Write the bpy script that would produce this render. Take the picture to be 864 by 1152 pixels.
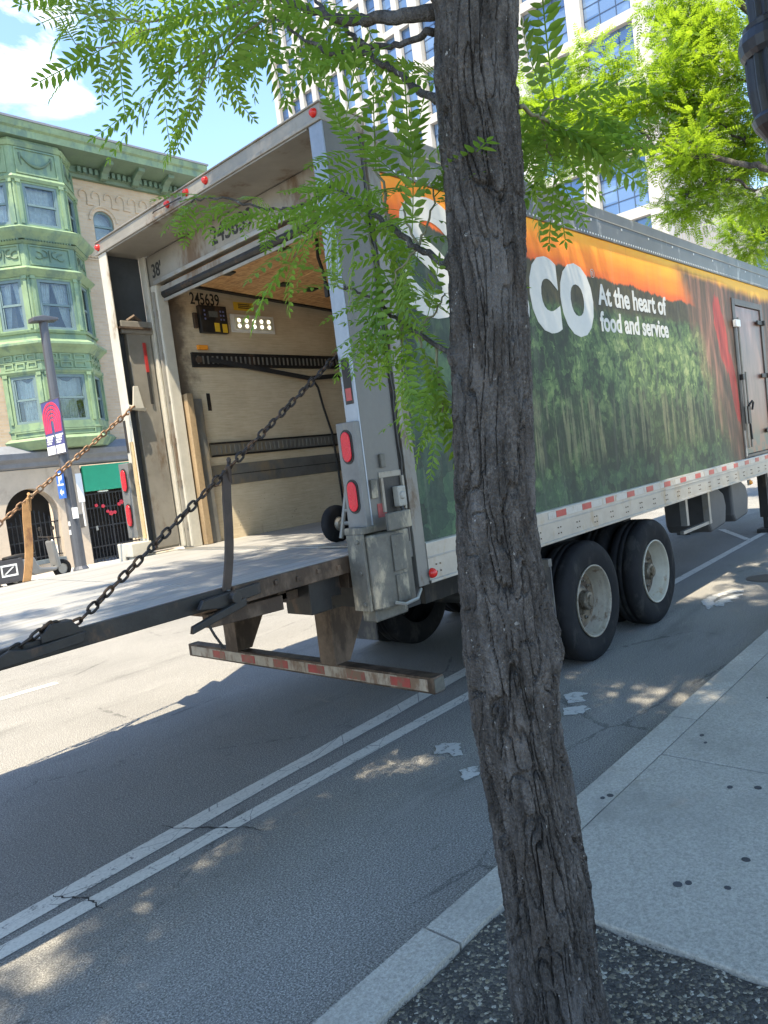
import bpy, math, random
import numpy as np
from mathutils import Vector, Matrix
random.seed(7)
rng = np.random.default_rng(11)
for o in list(bpy.data.objects):
    bpy.data.objects.remove(o, do_unlink=True)
SC = bpy.context.scene
COL = SC.collection

# ------------------------------------------------------------------ camera
cam = bpy.data.cameras.new('camera')
cam.sensor_fit = 'HORIZONTAL'
cam.sensor_width = 36.0
cam.lens = 36.0 * 823.18 / 864.0
cam.clip_start = 0.05
cam.clip_end = 3000
camo = bpy.data.objects.new('camera', cam)
camo.matrix_world = Matrix(((0.6713003, 0.13372869, -0.72902164, -2.9928),
                            (-0.73069268, -0.04551313, -0.68118776, -2.9),
                            (-0.1242744, 0.98997232, 0.06716159, 1.8879),
                            (0, 0, 0, 1)))
COL.objects.link(camo)
SC.camera = camo

# ------------------------------------------------------------------ sky, sun, exposure
SUN = Vector((-0.40, -0.22, 1.0)).normalized()          # direction towards the sun
EL = math.asin(SUN.z)
AZ = math.atan2(SUN.x, SUN.y)
W = bpy.data.worlds.new('World')
SC.world = W
W.use_nodes = True
nt = W.node_tree
nt.nodes.clear()
wo = nt.nodes.new('ShaderNodeOutputWorld')
bg = nt.nodes.new('ShaderNodeBackground')
bg.inputs['Strength'].default_value = 0.15
sky = nt.nodes.new('ShaderNodeTexSky')
sky.sky_type = 'NISHITA'
sky.sun_disc = False
sky.sun_elevation = EL
sky.sun_rotation = AZ % (2 * math.pi)
sky.air_density = 1.0
sky.dust_density = 0.15
sky.ozone_density = 2.2
tc = nt.nodes.new('ShaderNodeTexCoord')
mp = nt.nodes.new('ShaderNodeMapping')
mp.inputs['Scale'].default_value = (1.0, 1.0, 1.9)
mp.inputs['Location'].default_value = (0.35, 0.1, 0.0)
cn = nt.nodes.new('ShaderNodeTexNoise')
cn.inputs['Scale'].default_value = 5.0
cn.inputs['Detail'].default_value = 9
cn.inputs['Roughness'].default_value = 0.58
cn.inputs['Distortion'].default_value = 0.35
cr = nt.nodes.new('ShaderNodeValToRGB')
cr.color_ramp.elements[0].position = 0.50
cr.color_ramp.elements[1].position = 0.66
mx = nt.nodes.new('ShaderNodeMix')
mx.data_type = 'RGBA'
mx.inputs[7].default_value = (5.5, 5.6, 5.8, 1)
nt.links.new(tc.outputs['Generated'], mp.inputs['Vector'])
nt.links.new(mp.outputs[0], cn.inputs['Vector'])
vd = nt.nodes.new('ShaderNodeVectorMath')
vd.operation = 'DOT_PRODUCT'
vd.inputs[1].default_value = (0.372, 0.78, 0.50)
nt.links.new(tc.outputs['Generated'], vd.inputs[0])
mr = nt.nodes.new('ShaderNodeMapRange')
mr.interpolation_type = 'SMOOTHSTEP'
mr.inputs[1].default_value = 0.985; mr.inputs[2].default_value = 0.9995
mr.inputs[3].default_value = -0.40; mr.inputs[4].default_value = 0.06
nt.links.new(vd.outputs['Value'], mr.inputs[0])
ad = nt.nodes.new('ShaderNodeMath')
nt.links.new(cn.outputs['Fac'], ad.inputs[0])
nt.links.new(mr.outputs[0], ad.inputs[1])
nt.links.new(ad.outputs[0], cr.inputs['Fac'])
nt.links.new(cr.outputs['Color'], mx.inputs[0])
nt.links.new(sky.outputs[0], mx.inputs[6])
nt.links.new(mx.outputs[2], bg.inputs['Color'])
nt.links.new(bg.outputs[0], wo.inputs[0])

sl = bpy.data.lights.new('sun', 'SUN')
sl.energy = 4.0
sl.angle = math.radians(0.53)
sl.color = (1.0, 0.885, 0.69)
so = bpy.data.objects.new('sun', sl)
so.rotation_euler = SUN.to_track_quat('Z', 'Y').to_euler()
so.location = (0, 0, 30)
COL.objects.link(so)
SC.view_settings.view_transform = 'Standard'
SC.view_settings.look = 'None'
SC.view_settings.exposure = 1.68
SC.view_settings.gamma = 1.0
SC.view_settings.use_curve_mapping = False


# ================================================================== helpers
class T:
    """small node-material builder"""
    def __init__(s, name):
        s.m = bpy.data.materials.new(name)
        s.m.use_nodes = True
        s.nt = s.m.node_tree
        s.b = s.nt.nodes['Principled BSDF']
        s.out = s.nt.nodes['Material Output']
        s._co = None
    def n(s, typ, outp=0, **kw):
        nd = s.nt.nodes.new(typ)
        ins = {}
        for k, v in kw.items():
            if hasattr(nd, k) and k not in nd.inputs:
                setattr(nd, k, v)
            else:
                ins[k] = v
        for k, v in ins.items():
            s.set(nd.inputs[k], v)
        return nd.outputs[outp]
    def set(s, sock, v):
        if isinstance(v, bpy.types.NodeSocket):
            s.nt.links.new(v, sock)
        elif isinstance(v, (tuple, list)) and len(v) == 3 and sock.type == 'RGBA':
            sock.default_value = (*v, 1)
        else:
            sock.default_value = v
    @property
    def co(s):
        if s._co is None:
            s._co = s.n('ShaderNodeTexCoord', 3)
        return s._co
    def map(s, sc=(1, 1, 1), loc=(0, 0, 0), rot=(0, 0, 0), v=None):
        return s.n('ShaderNodeMapping', Vector=v or s.co, Scale=sc, Location=loc, Rotation=rot)
    def noise(s, v=None, scale=5., det=4., rough=.55, dist=0.):
        return s.n('ShaderNodeTexNoise', Vector=v or s.co, Scale=scale, Detail=det, Roughness=rough, Distortion=dist)
    def vor(s, v=None, scale=5., feature='F1', outp=0, rnd=1.):
        return s.n('ShaderNodeTexVoronoi', outp, feature=feature, Vector=v or s.co, Scale=scale, Randomness=rnd)
    def math(s, op, a, b=0., c=None, clamp=False):
        nd = s.nt.nodes.new('ShaderNodeMath')
        nd.operation = op
        nd.use_clamp = clamp
        s.set(nd.inputs[0], a)
        s.set(nd.inputs[1], b)
        if c is not None:
            s.set(nd.inputs[2], c)
        return nd.outputs[0]
    def step(s, v, a, b):
        nd = s.nt.nodes.new('ShaderNodeMapRange')
        nd.interpolation_type = 'SMOOTHSTEP'
        s.set(nd.inputs[0], v)
        if a <= b:
            nd.inputs[1].default_value = a; nd.inputs[2].default_value = b
        else:
            nd.inputs[1].default_value = b; nd.inputs[2].default_value = a
            nd.inputs[3].default_value = 1.; nd.inputs[4].default_value = 0.
        return nd.outputs[0]
    def mix(s, f, a, b, blend='MIX'):
        nd = s.nt.nodes.new('ShaderNodeMix')
        nd.data_type = 'RGBA'
        nd.blend_type = blend
        s.set(nd.inputs[0], f)
        s.set(nd.inputs[6], a)
        s.set(nd.inputs[7], b)
        return nd.outputs[2]
    def ramp(s, f, *st):
        nd = s.nt.nodes.new('ShaderNodeValToRGB')
        e = nd.color_ramp.elements
        while len(e) < len(st):
            e.new(0.5)
        for i, (p, c) in enumerate(st):
            e[i].position = p
            e[i].color = (*c, 1) if isinstance(c, (tuple, list)) else (c, c, c, 1)
        s.set(nd.inputs[0], f)
        return nd.outputs[0]
    def sep(s, v=None):
        nd = s.nt.nodes.new('ShaderNodeSeparateXYZ')
        s.set(nd.inputs[0], v or s.co)
        return nd.outputs[0], nd.outputs[1], nd.outputs[2]
    def comb(s, x, y, z):
        nd = s.nt.nodes.new('ShaderNodeCombineXYZ')
        for i, q in enumerate((x, y, z)):
            s.set(nd.inputs[i], q)
        return nd.outputs[0]
    def bump(s, h, strength=.3, dist=.01):
        nd = s.nt.nodes.new('ShaderNodeBump')
        nd.inputs['Strength'].default_value = strength
        nd.inputs['Distance'].default_value = dist
        s.set(nd.inputs['Height'], h)
        s.set(s.b.inputs['Normal'], nd.outputs[0])
        return nd.outputs[0]
    def p(s, **kw):
        for k, v in kw.items():
            s.set(s.b.inputs[{'col': 'Base Color', 'rough': 'Roughness', 'metal': 'Metallic', 'spec': 'Specular IOR Level'}.get(k, k)], v)
        return s.m

def pm(name, col, rough=.6, metal=0., var=.35, scale=6., bump=0., bscale=40., dirt=None, damt=.5, dscale=3., spec=.5, streak=False):
    """painted / plain surface with uneven tone, optional dirt or rust"""
    t = T(name)
    v = t.map((1, 1, .18)) if streak else None
    n1 = t.noise(v, scale, 6, .6)
    n2 = t.noise(None, scale * 7, 4, .6)
    nn = t.math('ADD', t.math('MULTIPLY', n1, .7), t.math('MULTIPLY', n2, .3))
    lo = tuple(c * (1 - var) for c in col)
    hi = tuple(min(1, c * (1 + var)) for c in col)
    c = t.ramp(nn, (.3, lo), (.7, hi))
    r = t.math('ADD', rough - .08, t.math('MULTIPLY', n2, .16))
    if dirt:
        d = t.noise(t.map((1, 1, .45), (3, 1, 7)), dscale, 8, .68)
        k = t.step(d, .62 - .25 * damt, .74 - .2 * damt)
        c = t.mix(k, c, dirt)
    if bump:
        t.bump(t.noise(None, bscale, 5, .6), bump, .01)
    return t.p(col=c, rough=r, metal=metal, spec=spec)

class MB:
    def __init__(s):
        s.V = []
        s.F = []
    def add(s, vs, fs):
        k = len(s.V)
        s.V += [tuple(v) for v in vs]
        s.F += [tuple(i + k for i in f) for f in fs]
        return s
    def box(s, x0, x1, y0, y1, z0, z1):
        return s.add([(x0, y0, z0), (x1, y0, z0), (x1, y1, z0), (x0, y1, z0), (x0, y0, z1), (x1, y0, z1), (x1, y1, z1), (x0, y1, z1)],
                     [(0, 3, 2, 1), (4, 5, 6, 7), (0, 1, 5, 4), (1, 2, 6, 5), (2, 3, 7, 6), (3, 0, 4, 7)])
    def fbox(s, O, u, n, u0, u1, n0, n1, z0, z1):
        """box in a wall frame: u along the wall, n outwards, z up"""
        O = Vector(O); u = Vector(u); n = Vector(n); k = Vector((0, 0, 1))
        vs = [O + u * a + n * b + k * c for c in (z0, z1) for a, b in ((u0, n0), (u1, n0), (u1, n1), (u0, n1))]
        f = [(0, 3, 2, 1), (4, 5, 6, 7), (0, 1, 5, 4), (1, 2, 6, 5), (2, 3, 7, 6), (3, 0, 4, 7)]
        if u.cross(n).z < 0:
            f = [q[::-1] for q in f]
        return s.add(vs, f)
    def prism(s, pts, ax, a0, a1):
        """polygon in the plane across axis ax, from a0 to a1"""
        def P(q, a):
            return {'x': (a, q[0], q[1]), 'y': (q[0], a, q[1]), 'z': (q[0], q[1], a)}[ax]
        n = len(pts)
        area = sum(pts[i][0] * pts[(i + 1) % n][1] - pts[(i + 1) % n][0] * pts[i][1] for i in range(n))
        fl = (area < 0) != (ax == 'y')
        vs = [P(q, a0) for q in pts] + [P(q, a1) for q in pts]
        fs = [tuple(range(n))[::-1], tuple(range(n, 2 * n))] + [(i, (i + 1) % n, n + (i + 1) % n, n + i) for i in range(n)]
        if fl:
            fs = [f[::-1] for f in fs]
        return s.add(vs, fs)
    def tube(s, path, rad, n=8, cap=True):
        path = [Vector(p) for p in path]
        if not isinstance(rad, (list, tuple)):
            rad = [rad] * len(path)
        vs, fs = [], []
        prev = None
        for i, p in enumerate(path):
            d = (path[min(i + 1, len(path) - 1)] - path[max(i - 1, 0)]).normalized()
            if prev is None:
                a = d.orthogonal().normalized()
            else:
                a = (prev - d * prev.dot(d)).normalized()
            prev = a
            b = d.cross(a)
            for k in range(n):
                t = 2 * math.pi * k / n
                vs.append(p + (a * math.cos(t) + b * math.sin(t)) * rad[i])
        for i in range(len(path) - 1):
            for k in range(n):
                fs.append((i * n + k, i * n + (k + 1) % n, (i + 1) * n + (k + 1) % n, (i + 1) * n + k))
        if cap:
            fs.append(tuple(range(n))[::-1])
            fs.append(tuple(range((len(path) - 1) * n, len(path) * n)))
        return s.add(vs, fs)
    def lathe(s, prof, c, ax='z', n=32):
        """prof: (radius, height along axis)"""
        vs, fs = [], []
        m = len(prof)
        for k in range(n):
            t = 2 * math.pi * k / n
            ct, st = math.cos(t), math.sin(t)
            for r, h in prof:
                q = {'z': (r * ct, r * st, h), 'y': (r * ct, h, r * st), 'x': (h, r * ct, r * st)}[ax]
                vs.append((c[0] + q[0], c[1] + q[1], c[2] + q[2]))
        for k in range(n):
            for j in range(m - 1):
                a = k * m + j
                b = ((k + 1) % n) * m + j
                fs.append((a, b, b + 1, a + 1))
        return s.add(vs, fs)
    def disc(s, c, r, ax='y', n=10, h=.003, ry=None):
        pts = [(r * math.cos(2 * math.pi * k / n), (ry or r) * math.sin(2 * math.pi * k / n)) for k in range(n)]
        i = {'x': (1, 2), 'y': (0, 2), 'z': (0, 1)}[ax]
        pts = [(p[0] + c[i[0]], p[1] + c[i[1]]) for p in pts]
        a = c['xyz'.index(ax)]
        return s.prism(pts, ax, a - h, a + h)
    def build(s, name, m, parent=None, bevel=0., smooth=False, local=False, subd=0):
        off = Vector((0, 0, 0)) if (local or parent is None) else worldloc(parent)
        me = bpy.data.meshes.new(name)
        me.from_pydata([tuple(Vector(v) - off) for v in s.V], [], s.F)
        me.materials.append(m)
        if smooth:
            me.polygons.foreach_set('use_smooth', [True] * len(me.polygons))
        me.update()
        ob = bpy.data.objects.new(name, me)
        COL.objects.link(ob)
        if parent is not None:
            ob.parent = parent
        if bevel:
            b = ob.modifiers.new('bevel', 'BEVEL')
            b.width = bevel
            b.segments = 2
            b.limit_method = 'ANGLE'
            b.angle_limit = math.radians(40)
        if subd:
            q = ob.modifiers.new('subsurf', 'SUBSURF')
            q.levels = subd; q.render_levels = subd
        return ob

def worldloc(o):
    v = Vector((0, 0, 0))
    while o is not None:
        v += o.location
        o = o.parent
    return v
def tag(o, label=None, cat=None, group=None, kind=None):
    if label: o['label'] = label
    if cat: o['category'] = cat
    if group: o['group'] = group
    if kind: o['kind'] = kind
    return o
def thing(name, loc, label, cat, group=None, rz=0.):
    o = bpy.data.objects.new(name, None)
    o.empty_display_size = .2
    o.location = loc
    o.rotation_euler = (0, 0, rz)
    COL.objects.link(o)
    return tag(o, label, cat, group)
def npmesh(name, V, F, m, parent=None, smooth=False):
    """V (n,3) array in world space, F list of (k,n) index arrays"""
    off = np.array(worldloc(parent)) if parent is not None else np.zeros(3)
    me = bpy.data.meshes.new(name)
    V = np.asarray(V, dtype=np.float32) - off
    sizes = np.concatenate([np.full(len(f), f.shape[1]) for f in F])
    idx = np.concatenate([f.ravel() for f in F]).astype(np.int32)
    me.vertices.add(len(V)); me.vertices.foreach_set('co', V.ravel())
    me.loops.add(len(idx)); me.loops.foreach_set('vertex_index', idx)
    me.polygons.add(len(sizes))
    st = np.concatenate([[0], np.cumsum(sizes)[:-1]]).astype(np.int32)
    me.polygons.foreach_set('loop_start', st)
    if smooth:
        me.polygons.foreach_set('use_smooth', np.ones(len(sizes), dtype=bool))
    me.update(calc_edges=True)
    me.validate()
    me.materials.append(m)
    o = bpy.data.objects.new(name, me)
    COL.objects.link(o)
    if parent is not None:
        o.parent = parent
    return o
def text(name, s, m, O, u, up, w, h, parent=None, th=.003, bold=0.):
    """lettering fitted to a w x h rectangle whose lower left corner is O"""
    cu = bpy.data.curves.new(name, 'FONT')
    cu.body = s
    cu.offset = bold
    cu.resolution_u = 4
    tmp = bpy.data.objects.new('tmp', cu)
    COL.objects.link(tmp)
    dg = bpy.context.evaluated_depsgraph_get()
    me = bpy.data.meshes.new_from_object(tmp.evaluated_get(dg))
    bpy.data.objects.remove(tmp, do_unlink=True)
    V = [v.co.copy() for v in me.vertices]
    F = [tuple(p.vertices) for p in me.polygons]
    bpy.data.meshes.remove(me)
    x0 = min(v.x for v in V); x1 = max(v.x for v in V); y0 = min(v.y for v in V); y1 = max(v.y for v in V)
    u = Vector(u); up = Vector(up); O = Vector(O); nrm = u.cross(up)
    mb = MB()
    k = len(V)
    base = [O + u * ((v.x - x0) / (x1 - x0) * w) + up * ((v.y - y0) / (y1 - y0) * h) for v in V]
    vs = base + [b + nrm * th for b in base]
    cnt = {}
    for f in F:
        for i in range(len(f)):
            e = (f[i], f[(i + 1) % len(f)])
            cnt[e] = 1
    fs = [tuple(i + k for i in f) for f in F]
    for (a, b) in cnt:
        if (b, a) not in cnt:
            fs.append((a, b, b + k, a + k))
    mb.add(vs, fs)
    return mb.build(name, m, parent)

def _hash(ix, iy, iz):
    h = (ix * 374761393 + iy * 668265263 + iz * 2147483647) & 0xffffffff
    h = ((h ^ (h >> 13)) * 1274126177) & 0xffffffff
    return ((h ^ (h >> 16)) & 0xffff) / 32767.5 - 1.0
def vnoise(x, y, z):
    x = np.asarray(x, float); y = np.asarray(y, float); z = np.asarray(z, float)
    ix, iy, iz = (np.floor(a).astype(np.int64) for a in (x, y, z))
    fx, fy, fz = x - ix, y - iy, z - iz
    fx, fy, fz = (f * f * f * (f * (f * 6 - 15) + 10) for f in (fx, fy, fz))
    r = 0
    for dx in (0, 1):
        for dy in (0, 1):
            for dz in (0, 1):
                r = r + _hash(ix + dx, iy + dy, iz + dz) * (fx if dx else 1 - fx) * (fy if dy else 1 - fy) * (fz if dz else 1 - fz)
    return r

# ================================================================== materials
def asphalt(name, base):
    t = T(name)
    big = t.noise(None, .55, 5, .6)
    sp = t.vor(None, 95.)
    fine = t.noise(None, 115., 3, .75)
    grit = t.noise(None, 60., 4, .7)
    stain = t.noise(t.map((.35, 1.6, 1)), 1.1, 6, .65)
    c = t.ramp(fine, (.34, tuple(b * .34 for b in base)), (.50, base), (.66, tuple(min(1, b * 2.1) for b in base)))
    c = t.mix(t.step(sp, .22, .14), c, tuple(min(1, b * 2.6) for b in base))
    c = t.mix(t.math('MULTIPLY', t.step(big, .35, .7), .35), c, tuple(b * .6 for b in base))
    c = t.mix(t.math('MULTIPLY', t.step(stain, .54, .72), .5), c, tuple(b * .45 for b in base))
    drip = t.noise(t.map((.7, 1.3, 1), (4, 9, 0)), 3.2, 7, .7)
    c = t.mix(t.math('MULTIPLY', t.step(drip, .62, .72), .55), c, tuple(b * .38 for b in base))
    pale = t.noise(t.map((.3, 1.2, 1), (7, 2, 0)), 2.4, 5, .65)
    c = t.mix(t.math('MULTIPLY', t.step(pale, .55, .75), .35), c, tuple(b * 1.5 for b in base))
    cr = t.vor(t.map((.55, .8, 1)), .8, 'DISTANCE_TO_EDGE')
    wob = t.math('ADD', cr, t.math('MULTIPLY', t.math('SUBTRACT', t.noise(None, 9., 4), .5), .05))
    crack = t.math('MULTIPLY', t.step(t.math('ABSOLUTE', wob), .006, .002), t.step(big, .48, .56))
    c = t.mix(t.math('MULTIPLY', crack, .4), c, (.015, .015, .016))
    t.bump(t.math('ADD', grit, t.math('MULTIPLY', sp, .5)), .55, .006)
    return t.p(col=c, rough=.9, spec=.3)
M_ASPH = asphalt('asphalt', (.205, .197, .178))

def concrete(name, base, spots=True, dark=.5):
    t = T(name)
    big = t.noise(None, 1.3, 6, .65)
    fine = t.noise(None, 90., 4, .75)
    c = t.ramp(fine, (.34, tuple(b * .66 for b in base)), (.52, base), (.68, tuple(min(1, b * 1.28) for b in base)))
    c = t.mix(t.math('MULTIPLY', t.step(big, .42, .7), dark), c, tuple(b * .62 for b in base))
    st = t.noise(None, 4.5, 7, .7)
    c = t.mix(t.math('MULTIPLY', t.step(st, .56, .75), .4), c, (base[0] * .6, base[1] * .52, base[2] * .42))
    drip = t.noise(t.map((1, 1, 1), (5, 2, 0)), 2.1, 7, .72)
    c = t.mix(t.math('MULTIPLY', t.step(drip, .57, .66), .28), c, tuple(b * .5 for b in base))
    t.bump(fine, .35, .004)
    return t.p(col=c, rough=.88, spec=.3)
M_WALK = concrete('sidewalk concrete', (.345, .322, .27))
M_KERB = concrete('granite kerb', (.385, .36, .305), dark=.7)
M_FARWALK = concrete('far sidewalk concrete', (.42, .40, .37))

def road_paint():
    t = T('worn road paint')
    w = t.noise(None, 14., 7, .7)
    w2 = t.noise(None, 70., 4, .7)
    k = t.step(t.math('ADD', t.math('MULTIPLY', w, .6), t.math('MULTIPLY', w2, .4)), .36, .46)
    cr = t.vor(t.map((1.1, 3.2, 1), rot=(0, 0, .3)), 2.3, 'DISTANCE_TO_EDGE')
    k = t.math('MULTIPLY', k, t.step(cr, .002, .009))
    c = t.mix(k, (.18, .176, .165), t.ramp(w2, (.3, (.50, .48, .42)), (.7, (.66, .64, .57))))
    t.bump(k, .2, .003)
    return t.p(col=c, rough=.75)
M_PAINT = road_paint()
def symbol_paint():
    t = T('flaking white symbol paint')
    w = t.noise(None, 22., 6, .75, .6)
    k = t.step(w, .40, .47)
    c = t.mix(k, (.18, .176, .165), (.47, .465, .44))
    return t.p(col=c, rough=.7)
M_PAINT2 = symbol_paint()

M_GUM = pm('dark gum stain', (.05, .05, .052), .8)
M_STONE = None
def gravel_mat():
    t = T('rubber and stone mulch')
    v = t.n('ShaderNodeTexVoronoi', 1, feature='F1', Vector=t.co, Scale=85.)
    x, y, z = t.sep(v)
    d = t.vor(None, 85.)
    c = t.ramp(x, (.0, (.040, .036, .030)), (.66, (.08, .072, .06)), (.78, (.14, .122, .09)), (.90, (.28, .235, .15)), (.97, (.38, .35, .28)))
    t.nt.nodes[-1]
    t.bump(t.math('SUBTRACT', 1., d), 1.0, .01)
    return t.p(col=c, rough=.85)
M_MULCH = gravel_mat()
def pebble_mat():
    t = T('pebble')
    r = t.n('ShaderNodeNewGeometry', 8)
    c = t.ramp(r, (0, (.045, .040, .034)), (.70, (.085, .075, .062)), (.80, (.14, .122, .095)), (.92, (.27, .23, .15)), (1, (.36, .34, .29)))
    return t.p(col=c, rough=.8)
M_PEB = pebble_mat()

M_STEEL = pm('weathered grey steel', (.24, .22, .185), .5, .25, .22, 3., .06, 60, (.13, .085, .05), .35, 2.6)
M_STEELD = pm('dirty lift steel', (.105, .10, .085), .6, .25, .4, 7., .2, 40, (.30, .265, .195), .45, 8.)
M_SIDEPL = pm('dark grey side plate', (.115, .112, .103), .5, .3, .22, 3., .06, 60, (.20, .17, .12), .3, 3., streak=True)
M_SUNCREAM = pm('sunlit cream lift column', (.46, .43, .36), .5, .05, .16, 4., .05, 50, (.22, .15, .09), .35, 3.)  # left column parts: sunlit cream tone put into the colour
M_SHADEPOST = pm('shaded blue grey post', (.24, .265, .30), .42, .5, .2, 5., .05, 50, (.2, .18, .15), .3, 5., streak=True)  # right column strip: bluish tree shade put into the colour
M_RUST = pm('rusty brown steel', (.12, .082, .055), .68, .3, .45, 7., .25, 50, (.055, .035, .022), .8, 6.)
M_BLACK = pm('black steel', (.022, .021, .02), .5, .3, .4, 9., .15, 60, (.07, .045, .03), .35, 8.)
M_UNDER = pm('dark undercarriage', (.022, .021, .02), .75, .1, .4, 6., .1, 40, (.06, .05, .04), .4, 5.)
M_SHADEWEB = pm('shaded column interior', (.05, .055, .06), .6, .2, .3, 5.)  # shade inside the left column put into the web colour
M_RUBBER = pm('tyre rubber', (.011, .011, .012), .82, 0., .3, 10., .1, 90, (.03, .029, .027), .4, 7., spec=.2)
M_RIMW = pm('white wheel rim', (.39, .36, .29), .5, .05, .12, 8., .05, 50, (.26, .17, .09), .2, 8.)
M_RIMR = pm('rusty wheel rim', (.24, .215, .17), .6, .1, .25, 8., .1, 60, (.13, .09, .06), .35, 16.)
M_DISC = pm('brown stained wheel disc', (.15, .115, .075), .6, .15, .3, 10., .1, 60, (.06, .04, .028), .75, 10.)
M_HUB = pm('grimy hub', (.16, .14, .11), .5, .6, .4, 12., .1, 60, (.07, .05, .03), .6, 20.)
M_ALU = pm('aluminium rail', (.32, .31, .285), .42, .55, .14, 7., .04, 70, (.28, .24, .18), .35, 4., streak=False)
M_TOPR = pm('grey top rail', (.115, .115, .11), .42, .4, .18, 4., .04, 70, (.32, .30, .27), .25, 5.)
M_RIVET = pm('bright rivet', (.62, .61, .58), .35, .6, .1)
M_ROOF = pm('trailer roof skin', (.5, .5, .5), .5, .3, .1)
M_TAPER = pm('red reflective tape', (.33, .03, .028), .35, 0., .2, 30.)
M_TAPEW = pm('white reflective tape', (.36, .345, .315), .35, 0., .14, 30., dirt=(.25, .19, .12), damt=.4, dscale=9.)
M_WOODIN = None
def platform_mat():
    t = T('worn aluminium deck planks')
    x, y, z = t.sep()
    st = t.noise(t.map((.9, 26, 1)), 1.0, 7, .65)
    st2 = t.noise(t.map((2., 80, 1), (4, 2, 0)), 1.0, 4, .6)
    blot = t.noise(None, 2.2, 6, .65)
    k = t.math('ADD', t.math('MULTIPLY', st, .6), t.math('MULTIPLY', st2, .4))
    c = t.ramp(k, (.32, (.20, .195, .18)), (.5, (.325, .32, .305)), (.68, (.42, .415, .40)))
    c = t.mix(t.math('MULTIPLY', t.step(blot, .5, .75), .5), c, (.30, .275, .24))
    g = t.math('FRACT', t.math('MULTIPLY', y, 7.1))
    gr = t.step(t.math('ABSOLUTE', t.math('SUBTRACT', g, .5)), .035, .012)
    c = t.mix(t.math('MULTIPLY', gr, .55), c, (.16, .15, .13))
    t.bump(t.math('SUBTRACT', k, t.math('MULTIPLY', gr, 1.2)), .35, .006)
    return t.p(col=c, rough=.55, metal=.25)
M_DECK = platform_mat()
def liner_mat():
    t = T('scuffed tan wall liner')
    fib = t.noise(t.map((6, 1, 130)), 1.0, 4, .7)
    blot = t.noise(None, 1.6, 7, .68)
    scuff = t.noise(t.map((1, 1, .35), (2, 5, 1)), 5., 7, .72)
    x, y, z = t.sep()
    c = t.ramp(t.math('ADD', t.math('MULTIPLY', fib, .45), t.math('MULTIPLY', blot, .55)), (.34, (.42, .33, .21)), (.52, (.58, .48, .33)), (.68, (.68, .59, .44)))
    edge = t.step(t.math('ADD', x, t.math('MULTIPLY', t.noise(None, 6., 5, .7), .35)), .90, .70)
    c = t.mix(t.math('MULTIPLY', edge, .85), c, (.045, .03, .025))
    dots = t.step(t.noise(None, 38., 3, .6), .68, .74)
    c = t.mix(t.math('MULTIPLY', t.math('MULTIPLY', dots, t.step(z, 2.0, 1.6)), .7), c, (.09, .07, .05))
    c = t.mix(t.math('MULTIPLY', t.step(scuff, .60, .72), .4), c, (.2, .15, .09))
    t.bump(fib, .2, .003)
    return t.p(col=c, rough=.6)
M_LINER = liner_mat()
def osb_mat():
    t = T('strand board door panels')
    a = t.noise(t.map((9, 34, 1), rot=(0, 0, .35)), 1., 4, .6, .6)
    b = t.noise(t.map((38, 8, 1), rot=(0, 0, .5)), 1., 4, .6, .6)
    blot = t.noise(None, 2.5, 6, .7)
    c = t.ramp(t.math('ADD', t.math('MULTIPLY', a, .5), t.math('MULTIPLY', b, .5)), (.36, (.34, .17, .065)), (.5, (.56, .31, .13)), (.64, (.70, .45, .22)))
    c = t.mix(t.math('MULTIPLY', t.step(blot, .52, .74), .55), c, (.20, .09, .035))
    t.bump(a, .3, .003)
    return t.p(col=c, rough=.65)
M_OSB = osb_mat()
M_BLACKTXT = pm('black lettering', (.018, .018, .018), .6, 0., .1)
M_VINYL = pm('white vinyl lettering', (.44, .43, .40), .4, 0., .06, 20.)
M_REDL = None
def lens_mat():
    t = T('red lamp lens')
    d = t.vor(None, 130.)
    t.bump(d, .5, .004)
    return t.p(col=(.55, .008, .02), rough=.3)
M_REDL = lens_mat()
M_REDD = pm('red marker lens', (.55, .02, .015), .25, 0., .1)
M_AMBER = pm('amber lens', (.75, .28, .03), .25, 0., .1)
M_YEL = pm('yellow label', (.65, .42, .03), .5, 0., .12, 20.)
M_STRAP = pm('black webbing strap', (.018, .017, .016), .8, 0., .3, 40.)
M_WEBT = pm('tan webbing strap', (.36, .20, .085), .85, 0., .3, 14., .2, 120, (.2, .1, .05), .4, 9.)
M_BOARD = pm('weathered timber', (.29, .205, .115), .7, 0., .4, 8., .2, 50, streak=True)
M_GREYP = pm('grey kick plate', (.17, .165, .15), .5, .3, .25, 5., dirt=(.26, .21, .14), damt=.5)
M_LED = pm('clear interior lamp lens', (.80, .80, .72), .2, 0., .08, 30.)
M_LED.node_tree.nodes['Principled BSDF'].inputs['Emission Color'].default_value = (1, .95, .75, 1)
M_LED.node_tree.nodes['Principled BSDF'].inputs['Emission Strength'].default_value = .9
M_WHITEP = pm('white paint', (.75, .75, .72), .45, 0., .06)
M_CHAINB = pm('oily dark chain', (.035, .03, .027), .45, .7, .5, 30., dirt=(.12, .07, .04), damt=.5, dscale=14.)
M_CHAINR = pm('rusty sunlit chain', (.22, .13, .075), .6, .5, .4, 30., dirt=(.4, .3, .2), damt=.4, dscale=12.)

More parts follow.
